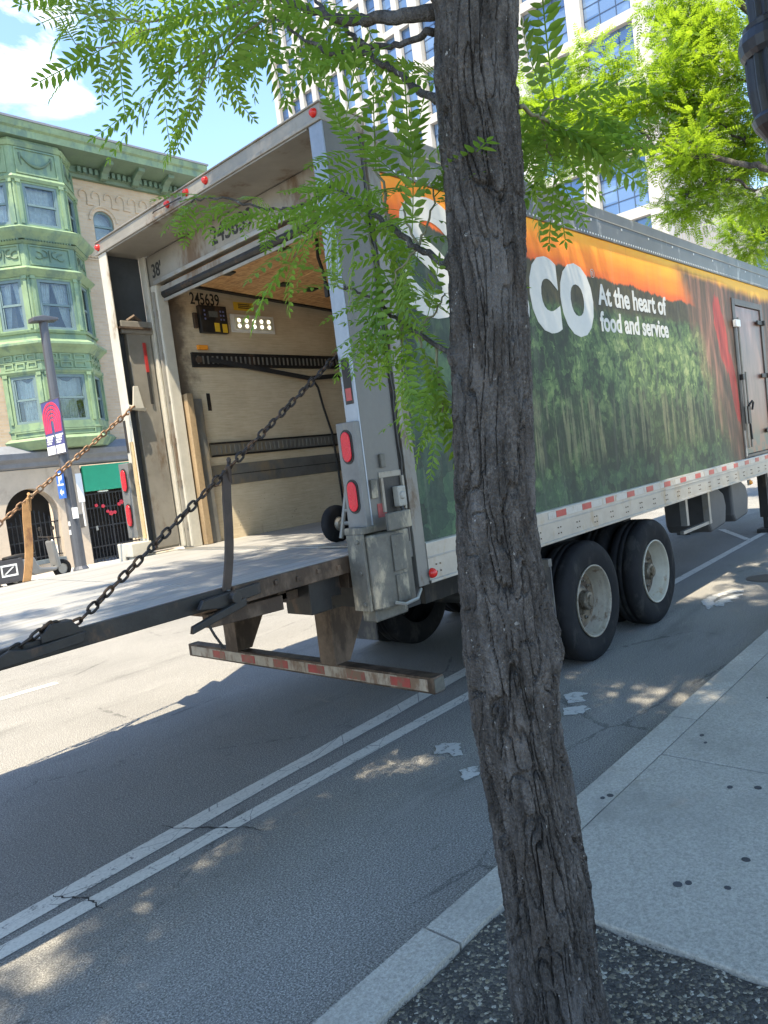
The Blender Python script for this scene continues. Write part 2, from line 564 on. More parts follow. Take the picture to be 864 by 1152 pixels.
def mural_mat():
    """printed picture on the trailer side: orange sky, tree line, crops, stems, red peppers"""
    t = T('printed side mural')
    x, y, z = t.sep()
    lin = t.comb(x, 0., 0.)
    h = t.math('SUBTRACT', 3.37, t.math('MULTIPLY', x, .036))
    h = t.math('ADD', h, t.math('MULTIPLY', t.math('SUBTRACT', t.noise(lin, 2.2, 2), .5), .16))
    h = t.math('ADD', h, t.math('MULTIPLY', t.math('SUBTRACT', t.noise(lin, 13., 5, .75), .5), .12))
    d = t.math('SUBTRACT', z, h)
    sk = t.math('ADD', t.math('DIVIDE', d, .40), t.math('MULTIPLY', t.math('SUBTRACT', t.noise(t.map((.8, 1, 5)), 2., 4), .5), .5))
    skyc = t.ramp(sk, (.0, (.62, .10, .010)), (.4, (.82, .22, .012)), (.85, (.86, .38, .022)), (1., (.86, .46, .04)))
    wv = t.n('ShaderNodeTexNoise', 1, Vector=t.co, Scale=7., Detail=4., Roughness=.6)
    warp = t.nt.nodes.new('ShaderNodeVectorMath'); warp.operation = 'MULTIPLY_ADD'
    t.set(warp.inputs[0], wv); warp.inputs[1].default_value = (.16, 0, .16); t.set(warp.inputs[2], t.co)
    wc = warp.outputs[0]
    rc1, _, _ = t.sep(t.vor(wc, 13., 'F1', 1))
    rc2, _, _ = t.sep(t.vor(wc, 27., 'F1', 1))
    ed = t.vor(wc, 13., 'DISTANCE_TO_EDGE')
    leaf2 = t.noise(t.map((1, 1, .8)), 30., 6, .75, .8)
    clump = t.noise(t.map((1, 1, .9)), 3.6, 4, .6)
    clump2 = t.noise(t.map((1, 1, .7), (3, 0, 5)), 8., 4, .65)
    L = t.math('ADD', t.math('MULTIPLY', rc1, .22), t.math('MULTIPLY', rc2, .18))
    L = t.math('ADD', L, t.math('MULTIPLY', leaf2, .30))
    L = t.math('ADD', L, t.math('MULTIPLY', t.math('SUBTRACT', clump, .5), .55))
    L = t.math('ADD', L, t.math('MULTIPLY', t.math('SUBTRACT', clump2, .5), .55))
    L = t.math('ADD', L, t.math('MULTIPLY', t.step(ed, 0., .02), .06))
    band = t.math('MULTIPLY', t.step(z, 3.02, 2.72), t.step(z, 1.95, 2.45))
    L = t.math('ADD', L, t.math('MULTIPLY', band, t.math('MULTIPLY', t.step(x, 2.2, 4.4), .13)))
    L = t.math('SUBTRACT', L, t.math('MULTIPLY', t.step(z, 2.1, 1.6), .05))
    crop = t.ramp(L, (.20, (.010, .017, .012)), (.36, (.020, .040, .018)), (.48, (.052, .098, .034)), (.63, (.135, .20, .065)), (.78, (.29, .33, .13)))
    far = t.ramp(t.noise(t.map((1, 1, .5)), 16., 5, .7), (.35, (.022, .018, .012)), (.7, (.075, .062, .026)))
    c = t.mix(t.step(t.math('ADD', z, t.math('MULTIPLY', t.noise(lin, 7., 4), .12)), 2.98, 3.08), crop, far)
    # pale stems
    stem = t.noise(t.map((13., 1, .7), (0, 0, 3)), 1., 4, .62, .4)
    c = t.mix(t.math('MULTIPLY', t.math('MULTIPLY', t.step(z, 2.3, 2.0), t.step(z, 1.55, 1.8)), .55), c, (.012, .022, .012))
    sm = t.math('MULTIPLY', t.step(stem, .50, .57), t.math('MULTIPLY', t.step(z, 2.36, 2.1), t.step(z, 1.58, 1.82)))
    sm = t.math('MULTIPLY', sm, t.step(clump, .30, .42))
    c = t.mix(t.math('MULTIPLY', sm, t.math('ADD', .25, t.math('MULTIPLY', leaf2, 1.)), clamp=True) if False else t.math('MULTIPLY', sm, .62), c, t.ramp(leaf2, (.3, (.10, .105, .055)), (.7, (.24, .235, .125))))
    # bluish dark foliage near the rear corner and along the bottom
    teal = t.math('MAXIMUM', t.step(x, 1.7, .9), t.math('MULTIPLY', t.step(z, 1.75, 1.45), .7))
    rc3, _, _ = t.sep(t.vor(wc, 6.5, 'F1', 1))
    ed3 = t.vor(wc, 6.5, 'DISTANCE_TO_EDGE')
    Lt = t.math('ADD', t.math('MULTIPLY', leaf2, .4), t.math('ADD', t.math('MULTIPLY', rc3, .45), t.math('MULTIPLY', t.step(ed3, 0., .03), .12)))
    c = t.mix(t.math('MULTIPLY', teal, .8), c, t.ramp(Lt, (.25, (.006, .012, .014)), (.5, (.018, .040, .036)), (.72, (.045, .10, .055)), (.9, (.12, .19, .09))))
    c = t.mix(t.step(d, -.012, .012), c, skyc)
    # rust brown soil and red peppers at the front
    wx = t.math('ADD', x, t.math('MULTIPLY', t.math('SUBTRACT', t.noise(t.map((1, 1, .6)), 3.5, 5), .5), .8))
    br = t.math('MULTIPLY', t.step(t.math('ADD', wx, t.math('MULTIPLY', z, .62)), 7.0, 7.6), t.step(d, .42, .30))
    bc = t.ramp(t.noise(t.map((1.8, 1, .25), rot=(0, .2, 0)), 6., 6, .65), (.30, (.045, .035, .022)), (.48, (.11, .06, .038)), (.60, (.22, .10, .065)), (.75, (.40, .20, .14)))
    c = t.mix(br, c, bc)
    for (px, pz, rx, rz, tilt) in ((6.32, 2.93, .20, .50, .25), (6.62, 2.28, .13, .48, .2), (7.35, 2.9, .3, .4, .1), (9.1, 2.4, .5, .6, 0.)):
        u = t.math('SUBTRACT', t.math('SUBTRACT', x, px), t.math('MULTIPLY', t.math('SUBTRACT', z, pz), -tilt))
        v = t.math('SUBTRACT', z, pz)
        e = t.math('ADD', t.math('POWER', t.math('ABSOLUTE', t.math('DIVIDE', u, rx)), 2.), t.math('POWER', t.math('ABSOLUTE', t.math('DIVIDE', v, rz)), 2.))
        e = t.math('ADD', e, t.math('MULTIPLY', t.math('SUBTRACT', t.noise(t.map((1, 1, .5)), 7., 5, .65), .5), 1.5))
        c = t.mix(t.math('MULTIPLY', t.step(e, 1., .7), .9), c, t.ramp(t.noise(t.map((3, 1, .5)), 3., 3), (.35, (.26, .02, .016)), (.65, (.50, .045, .035))))
    # panel seams every 1.22 m
    g = t.math('ABSOLUTE', t.math('SUBTRACT', t.math('FRACT', t.math('DIVIDE', t.math('ADD', x, .43), 1.22)), .5))
    c = t.mix(t.math('MULTIPLY', t.step(g, .0045, .002), .22), c, (.02, .02, .02))
    grime = t.noise(t.map((3, 1, .25)), 2.5, 7, .7)
    c = t.mix(t.math('MULTIPLY', t.step(grime, .52, .75), .16), c, (.32, .30, .26))
    c = t.mix(.06, c, (.36, .36, .28))  # pale haze mixed evenly into the print colour
    t.bump(t.noise(t.map((.6, 1, .6)), 1.2, 2), .15, .05)
    return t.p(col=c, rough=.5, spec=.12)
M_MURAL = mural_mat()
def sidedoor_mat():
    t = T('printed side door')
    x, y, z = t.sep()
    n = t.noise(t.map((1.5, 1, .35)), 3., 6, .65)
    c = t.ramp(n, (.3, (.09, .05, .04)), (.55, (.20, .105, .085)), (.72, (.30, .19, .165)))
    c = t.mix(t.step(t.math('ADD', z, t.math('MULTIPLY', n, .5)), 2.35, 1.9), c, (.20, .10, .06))
    g = t.noise(None, 5., 5)
    c = t.mix(t.math('MULTIPLY', t.step(z, 1.9, 1.5), t.step(g, .45, .6)), c, (.06, .10, .08))
    return t.p(col=c, rough=.4)
M_SDOOR = sidedoor_mat()

def brick_mat(name, a, b, mortar, sc=1.):
    t = T(name)
    x, y, z = t.sep()
    v = t.comb(t.math('ADD', x, t.math('MULTIPLY', y, 1.)), z, 0.)
    nd = t.nt.nodes.new('ShaderNodeTexBrick')
    t.set(nd.inputs['Vector'], v)
    nd.inputs['Scale'].default_value = sc
    nd.inputs['Brick Width'].default_value = .21
    nd.inputs['Row Height'].default_value = .072
    nd.inputs['Mortar Size'].default_value = .008
    nd.inputs['Color1'].default_value = (*a, 1)
    nd.inputs['Color2'].default_value = (*b, 1)
    nd.inputs['Mortar'].default_value = (*mortar, 1)
    n = t.noise(None, 1.2, 6, .65)
    c = t.mix(t.math('MULTIPLY', t.step(n, .4, .7), .35), nd.outputs[0], tuple(q * .7 for q in a))
    f = t.noise(None, 25., 4, .7)
    c = t.mix(t.math('MULTIPLY', f, .25), c, tuple(q * .55 for q in a))
    t.bump(nd.outputs[1], -.5, .01)
    return t.p(col=c, rough=.85)
M_BRICK = brick_mat('tan brick', (.46, .34, .22), (.54, .42, .29), (.46, .39, .30))
M_GREEN = pm('green painted woodwork', (.195, .275, .15), .5, 0., .26, 1.8, .05, 40, (.11, .18, .13), .55, 2.4)
M_GREEND = pm('dark green cornice', (.10, .155, .10), .55, 0., .2, 2.5, .05, 40, (.10, .15, .11), .5, 2.)
M_SASH = pm('blue grey window sash', (.13, .19, .19), .5, 0., .12)
M_STUCCO = pm('beige stucco', (.47, .385, .29), .85, 0., .12, 2., .12, 60, (.34, .27, .2), .4, 1.6)
M_BELT = pm('slate belt course', (.16, .17, .19), .7, 0., .2, 3., .08, 40)
M_IRON = pm('black wrought iron', (.02, .02, .022), .5, .2, .3, 10.)
M_AWN = pm('green shop fascia', (.015, .32, .17), .55, 0., .1, 4.)
M_DARK = pm('unlit room backing', (.025, .022, .02), .9, 0., .4, 3.)  # dark colour stands in for unlit rooms behind the openings
M_CURT = pm('pale curtain', (.82, .80, .74), .9, 0., .25, 9.)
M_REDDEC = pm('red decoration', (.6, .03, .05), .5, 0., .2, 20.)
def glass_mat(name, tint, mixk):
    t = T(name)
    tr = t.nt.nodes.new('ShaderNodeBsdfTransparent')
    tr.inputs[0].default_value = (*tint, 1)
    gl = t.nt.nodes.new('ShaderNodeBsdfGlossy')
    gl.inputs['Roughness'].default_value = .03
    fr = t.nt.nodes.new('ShaderNodeFresnel')
    fr.inputs[0].default_value = 1.5
    k = t.math('ADD', t.math('MULTIPLY', fr.outputs[0], 1.0), mixk, clamp=True)
    ms = t.nt.nodes.new('ShaderNodeMixShader')
    t.set(ms.inputs[0], k)
    t.nt.links.new(tr.outputs[0], ms.inputs[1])
    t.nt.links.new(gl.outputs[0], ms.inputs[2])
    t.nt.links.new(ms.outputs[0], t.out.inputs[0])
    return t.m
M_PANE = glass_mat('window glass', (.82, .86, .86), .02)
def tower_glass():
    t = T('office glass with sky tone')
    x, y, z = t.sep()
    n = t.noise(t.map((1, .35, .6)), 1.0, 3, .5)
    w = t.n('ShaderNodeTexWhiteNoise', 1, noise_dimensions='3D', Vector=t.comb(t.math('FLOOR', t.math('DIVIDE', y, 2.)), t.math('FLOOR', t.math('DIVIDE', z, 1.7)), 0.))
    a, b, c3 = t.sep(w)
    c = t.mix(t.math('MULTIPLY', a, .55), (.085, .15, .26), (.21, .29, .40))  # blue of the reflected sky put into the pane colour
    c = t.mix(t.math('MULTIPLY', t.step(n, .5, .65), .35), c, (.25, .36, .5))
    return t.p(col=c, rough=.06, spec=.9, metal=.25)
M_TGLASS = tower_glass()
def stone_mat():
    t = T('pale stone cladding')
    x, y, z = t.sep()
    n = t.noise(None, .35, 6, .65)
    st = t.noise(t.map((1, 1, .12)), .8, 5, .65)
    c = t.ramp(t.math('ADD', t.math('MULTIPLY', n, .5), t.math('MULTIPLY', st, .5)), (.3, (.36, .335, .29)), (.7, (.47, .445, .40)))
    f = t.math('FRACT', t.math('DIVIDE', z, 1.725))
    c = t.mix(t.math('MULTIPLY', t.step(f, .03, .015), .6), c, (.22, .21, .19))
    return t.p(col=c, rough=.7)
M_TSTONE = stone_mat()
M_TFIN = pm('pale metal fin', (.36, .35, .33), .5, .1, .08)
M_LAMPIRON = pm('blue black painted cast iron', (.014, .017, .024), .42, .2, .3, 12., .08, 60)
M_POLE = pm('dark grey street pole', (.085, .088, .098), .45, .3, .15, 5.)
M_BLUE = pm('blue sign', (.03, .13, .5), .45, 0., .08)
M_NAVY = pm('navy banner', (.055, .06, .19), .7, 0., .12, 8.)
M_BANRED = pm('red banner print', (.65, .03, .08), .7, 0., .12, 8.)
M_BANW = pm('white banner print', (.78, .77, .76), .7, 0., .06)

def bark_mat():
    t = T('grey brown bark')
    a = t.noise(t.map((1, 1, .25)), 24., 6, .7)
    b = t.noise(None, 120., 4, .7)
    c = t.ramp(t.math('ADD', t.math('MULTIPLY', a, .6), t.math('MULTIPLY', b, .4)), (.36, (.026, .024, .022)), (.50, (.064, .059, .054)), (.64, (.140, .131, .122)))
    lich = t.noise(None, 55., 3, .6)
    patch = t.noise(None, 5., 4, .6)
    c = t.mix(t.math('MULTIPLY', t.step(lich, .66, .72), t.step(patch, .42, .6)), c, (.36, .36, .34))
    gp = t.noise(t.map((1, 1, .35), (3, 3, 1)), 9., 5, .65)
    c = t.mix(t.math('MULTIPLY', t.step(gp, .5, .66), .45), c, (.165, .160, .155))
    brown = t.noise(t.map((1, 1, .5)), 6., 4, .6)
    c = t.mix(t.math('MULTIPLY', t.step(brown, .52, .72), .28), c, (.085, .065, .05))
    t.bump(t.math('ADD', t.math('MULTIPLY', a, .6), t.math('ADD', b, t.math('MULTIPLY', t.vor(None, 150.), .6))), 1., .009)
    return t.p(col=c, rough=.92, spec=.2)
M_BARK = bark_mat()
M_TWIG = pm('green brown twig', (.13, .13, .075), .7, 0., .3, 20.)
def leaf_mat(name, lo, mid, hi, tl, k):
    t = T(name)
    r = t.n('ShaderNodeNewGeometry', 8)
    n = t.noise(None, 2.0, 3)
    c = t.ramp(t.math('ADD', t.math('MULTIPLY', r, .7), t.math('MULTIPLY', n, .3)), (.1, lo), (.5, mid), (.9, hi))
    t.p(col=c, rough=.45, spec=.35)
    tr = t.nt.nodes.new('ShaderNodeBsdfTranslucent')
    t.set(tr.inputs[0], t.mix(t.math('MULTIPLY', r, .4), tl, hi))
    ms = t.nt.nodes.new('ShaderNodeMixShader')
    ms.inputs[0].default_value = k
    t.nt.links.new(t.b.outputs[0], ms.inputs[1])
    t.nt.links.new(tr.outputs[0], ms.inputs[2])
    t.nt.links.new(ms.outputs[0], t.out.inputs[0])
    return t.m
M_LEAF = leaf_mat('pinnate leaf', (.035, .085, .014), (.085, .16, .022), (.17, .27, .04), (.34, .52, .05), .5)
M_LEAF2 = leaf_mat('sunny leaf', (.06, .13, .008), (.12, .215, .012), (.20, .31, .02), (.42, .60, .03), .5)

# ================================================================== ground, road, pavements
def sheet(name, pts, z, m, kind='structure'):
    mb = MB()
    mb.add([(a, b, z) for a, b in pts], [tuple(range(len(pts)))])
    return tag(mb.build(name, m), kind=kind)
sheet('ground', [(-900, -900), (1500, -900), (1500, 1500), (-900, 1500)], -.02, concrete('distant ground', (.30, .29, .27)))
sheet('road', [(-120, -1.08), (400, -1.08), (400, 12.45), (-120, 12.45)], 0., M_ASPH)
kb = MB()
x = -40.
for L in (18., 12., 8.9, 2.35, 3.1, 2.9, 3.0, 3.1, 3.0, 3.1, 3.0, 12, 30, 60):
    w = random.uniform(-.006, .006)
    kb.prism([(-1.245, -.1), (-1.07 + w, -.1), (-1.062 + w, .128), (-1.078 + w, .15), (-1.245, .15)], 'x', x, x + L - .012)
    x += L
tag(kb.build('kerb', M_KERB), kind='structure')
sw = MB()
for x0, x1 in ((-60, -3.2), (-.74, .70), (.712, 3.6), (3.612, 6.6), (6.612, 9.6), (9.612, 12.6), (12.612, 200)):
    sw.box(x0, x1, -6.9, -1.249, -.1, .150)
sw.box(-3.2, -.74, -6.9, -3.25, -.1, .150)
tag(sw.build('sidewalk', M_WALK, bevel=.006), kind='structure')
sheet('tree_pit_soil', [(-3.2, -3.25), (-.74, -3.25), (-.74, -1.245), (-3.2, -1.245)], .105, M_MULCH)
# loose mulch stones heaped in the pit
N = 26000
px = rng.uniform(-2.6, -.745, N); py = rng.uniform(-2.9, -1.25, N)
sz = rng.uniform(.0020, .0048, N) * rng.uniform(.8, 1.4, N)
ang = rng.uniform(0, 6.28, N)
oct_ = np.array([(1, 0, 0), (0, .7, 0), (-1, 0, 0), (0, -.7, 0), (0, 0, .6), (0, 0, -.6)])
V = oct_[None] * sz[:, None, None] * rng.uniform(.6, 1.4, (N, 6, 1))
ca, sa = np.cos(ang)[:, None], np.sin(ang)[:, None]
V = np.stack([V[..., 0] * ca - V[..., 1] * sa + px[:, None], V[..., 0] * sa + V[..., 1] * ca + py[:, None],
              V[..., 2] + .13 + (rng.uniform(-.02, .018, N) + .01 * vnoise(px * 3, py * 3, 0))[:, None]], -1)
of = np.array([(0, 1, 4), (1, 2, 4), (2, 3, 4), (3, 0, 4), (1, 0, 5), (2, 1, 5), (3, 2, 5), (0, 3, 5)])
F = (of[None] + (np.arange(N) * 6)[:, None, None]).reshape(-1, 3)
tag(npmesh('mulch_stones', V.reshape(-1, 3), [F], M_PEB), kind='stuff')
# pit bed under the stones
V = []
nx, ny = 60, 60
gx = np.linspace(-3.19, -.745, nx); gy = np.linspace(-3.24, -1.25, ny)
GX, GY = np.meshgrid(gx, gy, indexing='ij')
GZ = .125 + .012 * vnoise(GX * 4, GY * 4, 1) + .006 * vnoise(GX * 30, GY * 30, 2)
ii = (np.arange(nx - 1)[:, None] * ny + np.arange(ny - 1)[None]).ravel()
tag(npmesh('tree_pit_mulch', np.stack([GX, GY, GZ], -1).reshape(-1, 3), [np.stack([ii, ii + ny, ii + ny + 1, ii + 1], 1)], M_MULCH, smooth=True), kind='structure')

gm = MB()
for (a, b, r) in ((1.03, -1.35, .022), (.48, -1.67, .022), (.53, -1.78, .024), (-.10, -1.91, .022), (-.39, -1.75, .026), (-.36, -1.78, .02),
                  (-.32, -1.91, .016), (.94, -1.40, .016), (.15, -1.22, .022), (.11, -1.20, .018), (1.6, -1.9, .02), (1.75, -1.5, .018), (2.3, -1.7, .02), (.72, -2.1, .022)):
    r *= .72
    gm.disc((a, b, .1515), r, 'z', 9, .0012, r * random.uniform(.7, 1.1))
tag(gm.build('gum_stains', M_GUM), kind='structure')

def strip(name, a, b, wa, wb, z=.004):
    """painted line from a to b, widths across y"""
    n = 40
    pts = []
    for i in range(n + 1):
        f = i / n
        pts.append((a[0] + (b[0] - a[0]) * f, a[1] + (b[1] - a[1]) * f - (wa + (wb - wa) * f) / 2 + random.uniform(-.006, .006)))
    for i in range(n, -1, -1):
        f = i / n
        pts.append((a[0] + (b[0] - a[0]) * f, a[1] + (b[1] - a[1]) * f + (wa + (wb - wa) * f) / 2 + random.uniform(-.006, .006)))
    mb = MB()
    k = n + 1
    vs = [(p[0], p[1], z) for p in pts]
    mb.add(vs, [(i, i + 1, 2 * k - 2 - i, 2 * k - 1 - i) for i in range(n)])
    return tag(mb.build(name, M_PAINT), kind='structure')
strip('bike_lane_line', (-12, .43), (30, .90), .105, .105)
strip('bike_lane_line', (-12, .05), (2.2, .995), .13, .13)
strip('bike_lane_line', (2.2, .995), (7, 1.42), .13, .13)
strip('buffer_hatch_line', (9.0, .72), (10.2, 1.5), .12, .12)
strip('lane_dash', (-2.6, 5.2), (.1, 5.02), .12, .12)
strip('lane_dash', (6, 5.05), (9, 5.05), .12, .12)
sy_ = MB()
for pts in ([(.52, .19), (.60, .17), (.63, .06), (.56, .02), (.5, -.07), (.44, -.02), (.48, .06), (.43, .11)],
            [(.30, -.18), (.40, -.23), (.30, -.31), (.20, -.28)],
            [(1.71, -.09), (1.79, -.13), (1.81, -.25), (1.72, -.22), (1.65, -.31), (1.56, -.22), (1.63, -.16)],
            [(1.46, -.23), (1.57, -.34), (1.52, -.40), (1.42, -.40), (1.33, -.30)],
            [(4.82, -.01), (5.08, -.03), (5.42, -.13), (5.44, -.25), (5.33, -.29), (5.28, -.2), (5.1, -.13), (4.9, -.12), (4.72, -.2), (4.5, -.2)],
            [(4.85, -.16), (5.05, -.18), (5.2, -.24), (5.25, -.33), (5.1, -.30), (5.02, -.36), (4.95, -.27), (4.83, -.33), (4.80, -.26), (4.66, -.3), (4.62, -.22)]):
    fine = []
    for i in range(len(pts)):
        p, q = pts[i], pts[(i + 1) % len(pts)]
        n = max(2, int(math.hypot(q[0] - p[0], q[1] - p[1]) / .025))
        for k in range(n):
            fine.append((p[0] + (q[0] - p[0]) * k / n + random.uniform(-.012, .012), p[1] + (q[1] - p[1]) * k / n + random.uniform(-.012, .012)))
    sy_.add([(a, b, .005) for a, b in fine], [tuple(range(len(fine)))])
tag(sy_.build('worn_bike_symbol', M_PAINT2), kind='structure')
ck = MB()
for (a, b_) in (((-1.06, .93), (-.80, .34)), ((-1.72, .78), (-1.62, .44))):
    n = 26
    l, r = [], []
    yy = 0.
    for i in range(n + 1):
        f = i / n
        yy += random.uniform(-.012, .012)
        w = .002 + .005 * math.sin(f * math.pi) * random.uniform(.3, 1.3)
        x = a[0] + (b_[0] - a[0]) * f + yy
        y = a[1] + (b_[1] - a[1]) * f
        l.append((x - w, y, .0062)); r.append((x + w, y, .0062))
    ck.add(l + r, [(i, n + 1 + i, n + 2 + i, i + 1) for i in range(n)])
tag(ck.build('road_cracks', pm('open road crack', (.035, .033, .03), .95)), kind='structure')
mh = MB()
mh.lathe([(0, .006), (.20, .006), (.23, .004)], (6.1, -.33, 0), 'z', 28)
tag(mh.build('manhole_cover', pm('worn iron cover', (.10, .085, .07), .6, .3, .3, 9.)), kind='structure')
# far pavement
fw = MB()
fw.box(-60, 200, 12.46, 12.75, -.1, .15)
tag(fw.build('far_kerb', M_KERB), kind='structure')
fw = MB()
fw.box(-60, 200, 12.76, 40, -.1, .146)
tag(fw.build('far_sidewalk', M_FARWALK), kind='structure')
# ================================================================== trailer with lift gate
WD = 2.62                    # width
TR = thing('delivery_trailer', (0, 1.3, 0), 'box trailer with orange sky and forest mural, open rear door and chain hung lift gate', 'trailer')
LEN = 11.6
# side panels
mb = MB(); mb.box(.43, 6.78, 0, .035, 1.37, 3.645); mb.box(8.06, LEN, 0, .035, 1.37, 3.645); mb.box(6.78, 8.06, 0, .035, 3.37, 3.645)
mb.build('side_panel', M_MURAL, TR)
mb = MB(); mb.box(.43, LEN, WD - .035, WD, 1.37, 3.645)
mb.build('side_panel', M_MURAL, TR)
mb = MB(); mb.box(LEN - .04, LEN, .036, WD - .036, 1.2, 3.86)
mb.build('front_panel', M_STEEL, TR)
mb = MB(); mb.box(.36, LEN, .03, WD - .03, 3.83, 3.862)
mb.build('roof', M_ROOF, TR)
for y0, y1, yr in ((-.018, .03, -.021), (WD - .03, WD + .018, WD + .021)):
    mb = MB()
    mb.prism([(y0, 3.60), (y1, 3.60), (y1, 3.845), (y0 + .012, 3.875), (y0, 3.86)] if y0 < 0 else [(y0, 3.60), (y1, 3.60), (y1, 3.86), (y1 - .012, 3.875), (y0, 3.845)], 'x', .43, LEN)
    tr_ = mb.build('top_rail', M_TOPR, TR, bevel=.004)
    if y0 < 0:
        mb = MB()
        xx = .5
        while xx < 9.5:
            mb.box(xx - .007, xx + .007, -.023, -.018, 3.615, 3.629)
            xx += .052
        xx = .7
        while xx < 9.5:
            mb.box(xx - .009, xx + .009, -.023, -.018, 3.73, 3.748)
            xx += .61
        tag(mb.build('rivet_row', M_RIVET, tr_), kind='stuff')
        mb = MB(); mb.box(.43, LEN, -.024, -.0185, 3.765, 3.775); mb.build('seam_strip', M_STEEL, tr_)
    mb = MB()
    mb.prism([(y0, 1.13), (y1, 1.13), (y1, 1.372), (y0 + (.01 if y0 < 0 else 0), 1.372), (y0, 1.362)], 'x', .43, LEN)
    mb.box(.43, LEN, y0 - .012 if y0 < 0 else y1, y0 if y0 < 0 else y1 + .012, 1.115, 1.135)
    mb.box(.43, LEN, y0 - .006 if y0 < 0 else y1, y0 if y0 < 0 else y1 + .006, 1.268, 1.276)
    br_ = mb.build('bottom_rail', M_ALU, TR, bevel=.003)
    if y0 < 0:
        mb = MB(); mb.box(1.9, 9.6, y0 - .003, y0, 1.300, 1.352); mb.build('white_reflective_tape', M_TAPEW, br_)
        xx = 2.02
        while xx < 9.5:
            mb = MB(); mb.box(xx, xx + .155, y0 - .005, y0 - .003, 1.301, 1.351)
            mb.build('red_reflective_tape', M_TAPER, br_)
            xx += .425
        mb = MB()
        xx = .5
        while xx < 9.5:
            for k in range(2):
                for q in range(2):
                    mb.box(xx + k * .04, xx + k * .04 + .010, y0 - .004, y0, 1.17 + q * .045, 1.18 + q * .045)
            xx += .305
        tag(mb.build('bolt_group', M_RUST, br_), kind='stuff')
# interior
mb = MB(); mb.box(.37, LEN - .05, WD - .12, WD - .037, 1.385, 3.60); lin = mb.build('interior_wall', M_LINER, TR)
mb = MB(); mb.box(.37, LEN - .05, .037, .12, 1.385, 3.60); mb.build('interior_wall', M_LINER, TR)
mb = MB(); mb.box(.36, LEN - .05, .036, WD - .037, 1.29, 1.385); mb.build('floor', M_DECK, TR)
mb = MB(); mb.box(.44, LEN - .05, .125, WD - .125, 3.70, 3.80); mb.build('ceiling', M_LINER, TR)
mb = MB()
for k in range(11):
    xa, xb = .45 + k * .30, .45 + k * .30 + .294
    za, zb = 3.595 - .06 * (xa - .45), 3.595 - .06 * (xb - .45)
    mb.prism([(xa, za), (xb, zb), (xb, zb + .03), (xa, za + .03)], 'y', .19, WD - .19)
rd = mb.build('roll_up_door', M_OSB, TR, bevel=.003)
mb = MB()
for k in (1, 3, 4, 6, 8):
    for yy in (.62, 1.31, 2.0):
        mb = MB()
        z_ = 3.595 - .06 * k * .30
        mb.prism([(.45 + k * .30 - .055, yy - .045), (.45 + k * .30 + .045, yy - .06), (.45 + k * .30 + .06, yy + .035), (.45 + k * .30 - .04, yy + .06)], 'z', z_ - .014, z_ - .001)
        mb.build('hinge', M_BLACK, rd)
for yy in (.15, WD - .20):
    mb = MB(); mb.prism([(.40, 3.585), (4.0, 3.37), (4.0, 3.42), (.40, 3.635)], 'y', yy, yy + .05)
    mb.build('door_track', M_BLACK, TR)
mb = MB(); mb.tube([(.85, 1.02, 3.57), (.85, 1.03, 3.44), (.86, 1.0, 3.3), (.85, .985, 3.2)], .014, 6)
mb.box(.84, .86, .965, 1.0, 3.14, 3.24)
mb.build('pull_strap', M_STRAP, rd)
# things on the left inner wall
yi = WD - .12
def wallbox(name, x0, x1, z0, z1, d, m, par=None, bev=.004):
    b = MB(); b.box(x0, x1, yi - d, yi - .001, z0, z1)
    return b.build(name, m, par or TR, bevel=bev)
text('unit_number', '245639', M_BLACKTXT, (.70, yi - .003, 3.435), (1, 0, 0), (0, 0, 1), .30, .105, lin, .002, .012)
cb = wallbox('control_box', .75, 1.03, 3.19, 3.425, .05, M_BLACK)
b = MB(); b.box(.84, .93, yi - .053, yi - .05, 3.325, 3.375); b.build('display', pm('grey display', (.10, .11, .11), .2), cb)
b = MB()
for k in (.79, .955, .985):
    for q in (3.30, 3.335, 3.37):
        b.box(k, k + .014, yi - .053, yi - .05, q, q + .014)
b.build('button', pm('blue button', (.12, .14, .3), .4), cb)
b = MB(); b.box(.885, .935, yi - .053, yi - .05, 3.20, 3.275); b.box(.965, 1.015, yi - .053, yi - .05, 3.195, 3.27); b.build('yellow_sticker', M_YEL, cb)
wallbox('conduit_box', .70, .735, 3.23, 3.36, .03, M_RUST)
ll = wallbox('interior_light', 1.09, 1.585, 3.215, 3.375, .018, M_WHITEP)
b = MB(); b.box(1.125, 1.555, yi - .028, yi - .018, 3.24, 3.35); b.build('lens', pm('pale lamp lens', (.62, .60, .47), .25, 0., .08, 30.), ll, bevel=.006)
b = MB()
for k in range(5):
    for q in range(2):
        b.disc((1.17 + k * .085, yi - .030, 3.27 + q * .05), .017, 'y', 10, .003)
b.build('led', M_LED, ll)
yl = wallbox('warning_label', 1.15, 1.375, 3.415, 3.49, .004, M_YEL, bev=0)
b = MB()
for q in range(3):
    b.box(1.20, 1.33 + .02 * (q % 2), yi - .006, yi - .004, 3.435 + q * .016, 3.443 + q * .016)
b.build('label_print', M_RUST, yl)
wallbox('amber_marker', .70, .80, 3.045, 3.085, .03, M_AMBER)
def etrack(x0, x1, z0, z1):
    e = wallbox('logistic_track', x0, x1, z0, z1, .018, M_GREYP if z0 < 2.5 else M_BLACK, bev=.002)
    b = MB()
    zc = (z0 + z1) / 2; hh = (z1 - z0) / 2
    b.box(x0, x1, yi - .026, yi - .018, z1 - .016, z1); b.box(x0, x1, yi - .026, yi - .018, z0, z0 + .016)
    b.build('track_lip', M_BLACK, e)
    b = MB()
    k = x0 + .05
    while k < x1 - .02:
        b.box(k, k + .016, yi - .022, yi - .018, zc - hh * .55, zc + hh * .55)
        k += .05
    b.build('slot', pm('track slot', (.20, .19, .165), .5, .3), e)
etrack(.63, 5.5, 2.895, 3.02)
etrack(.69, 5.5, 2.115, 2.24)
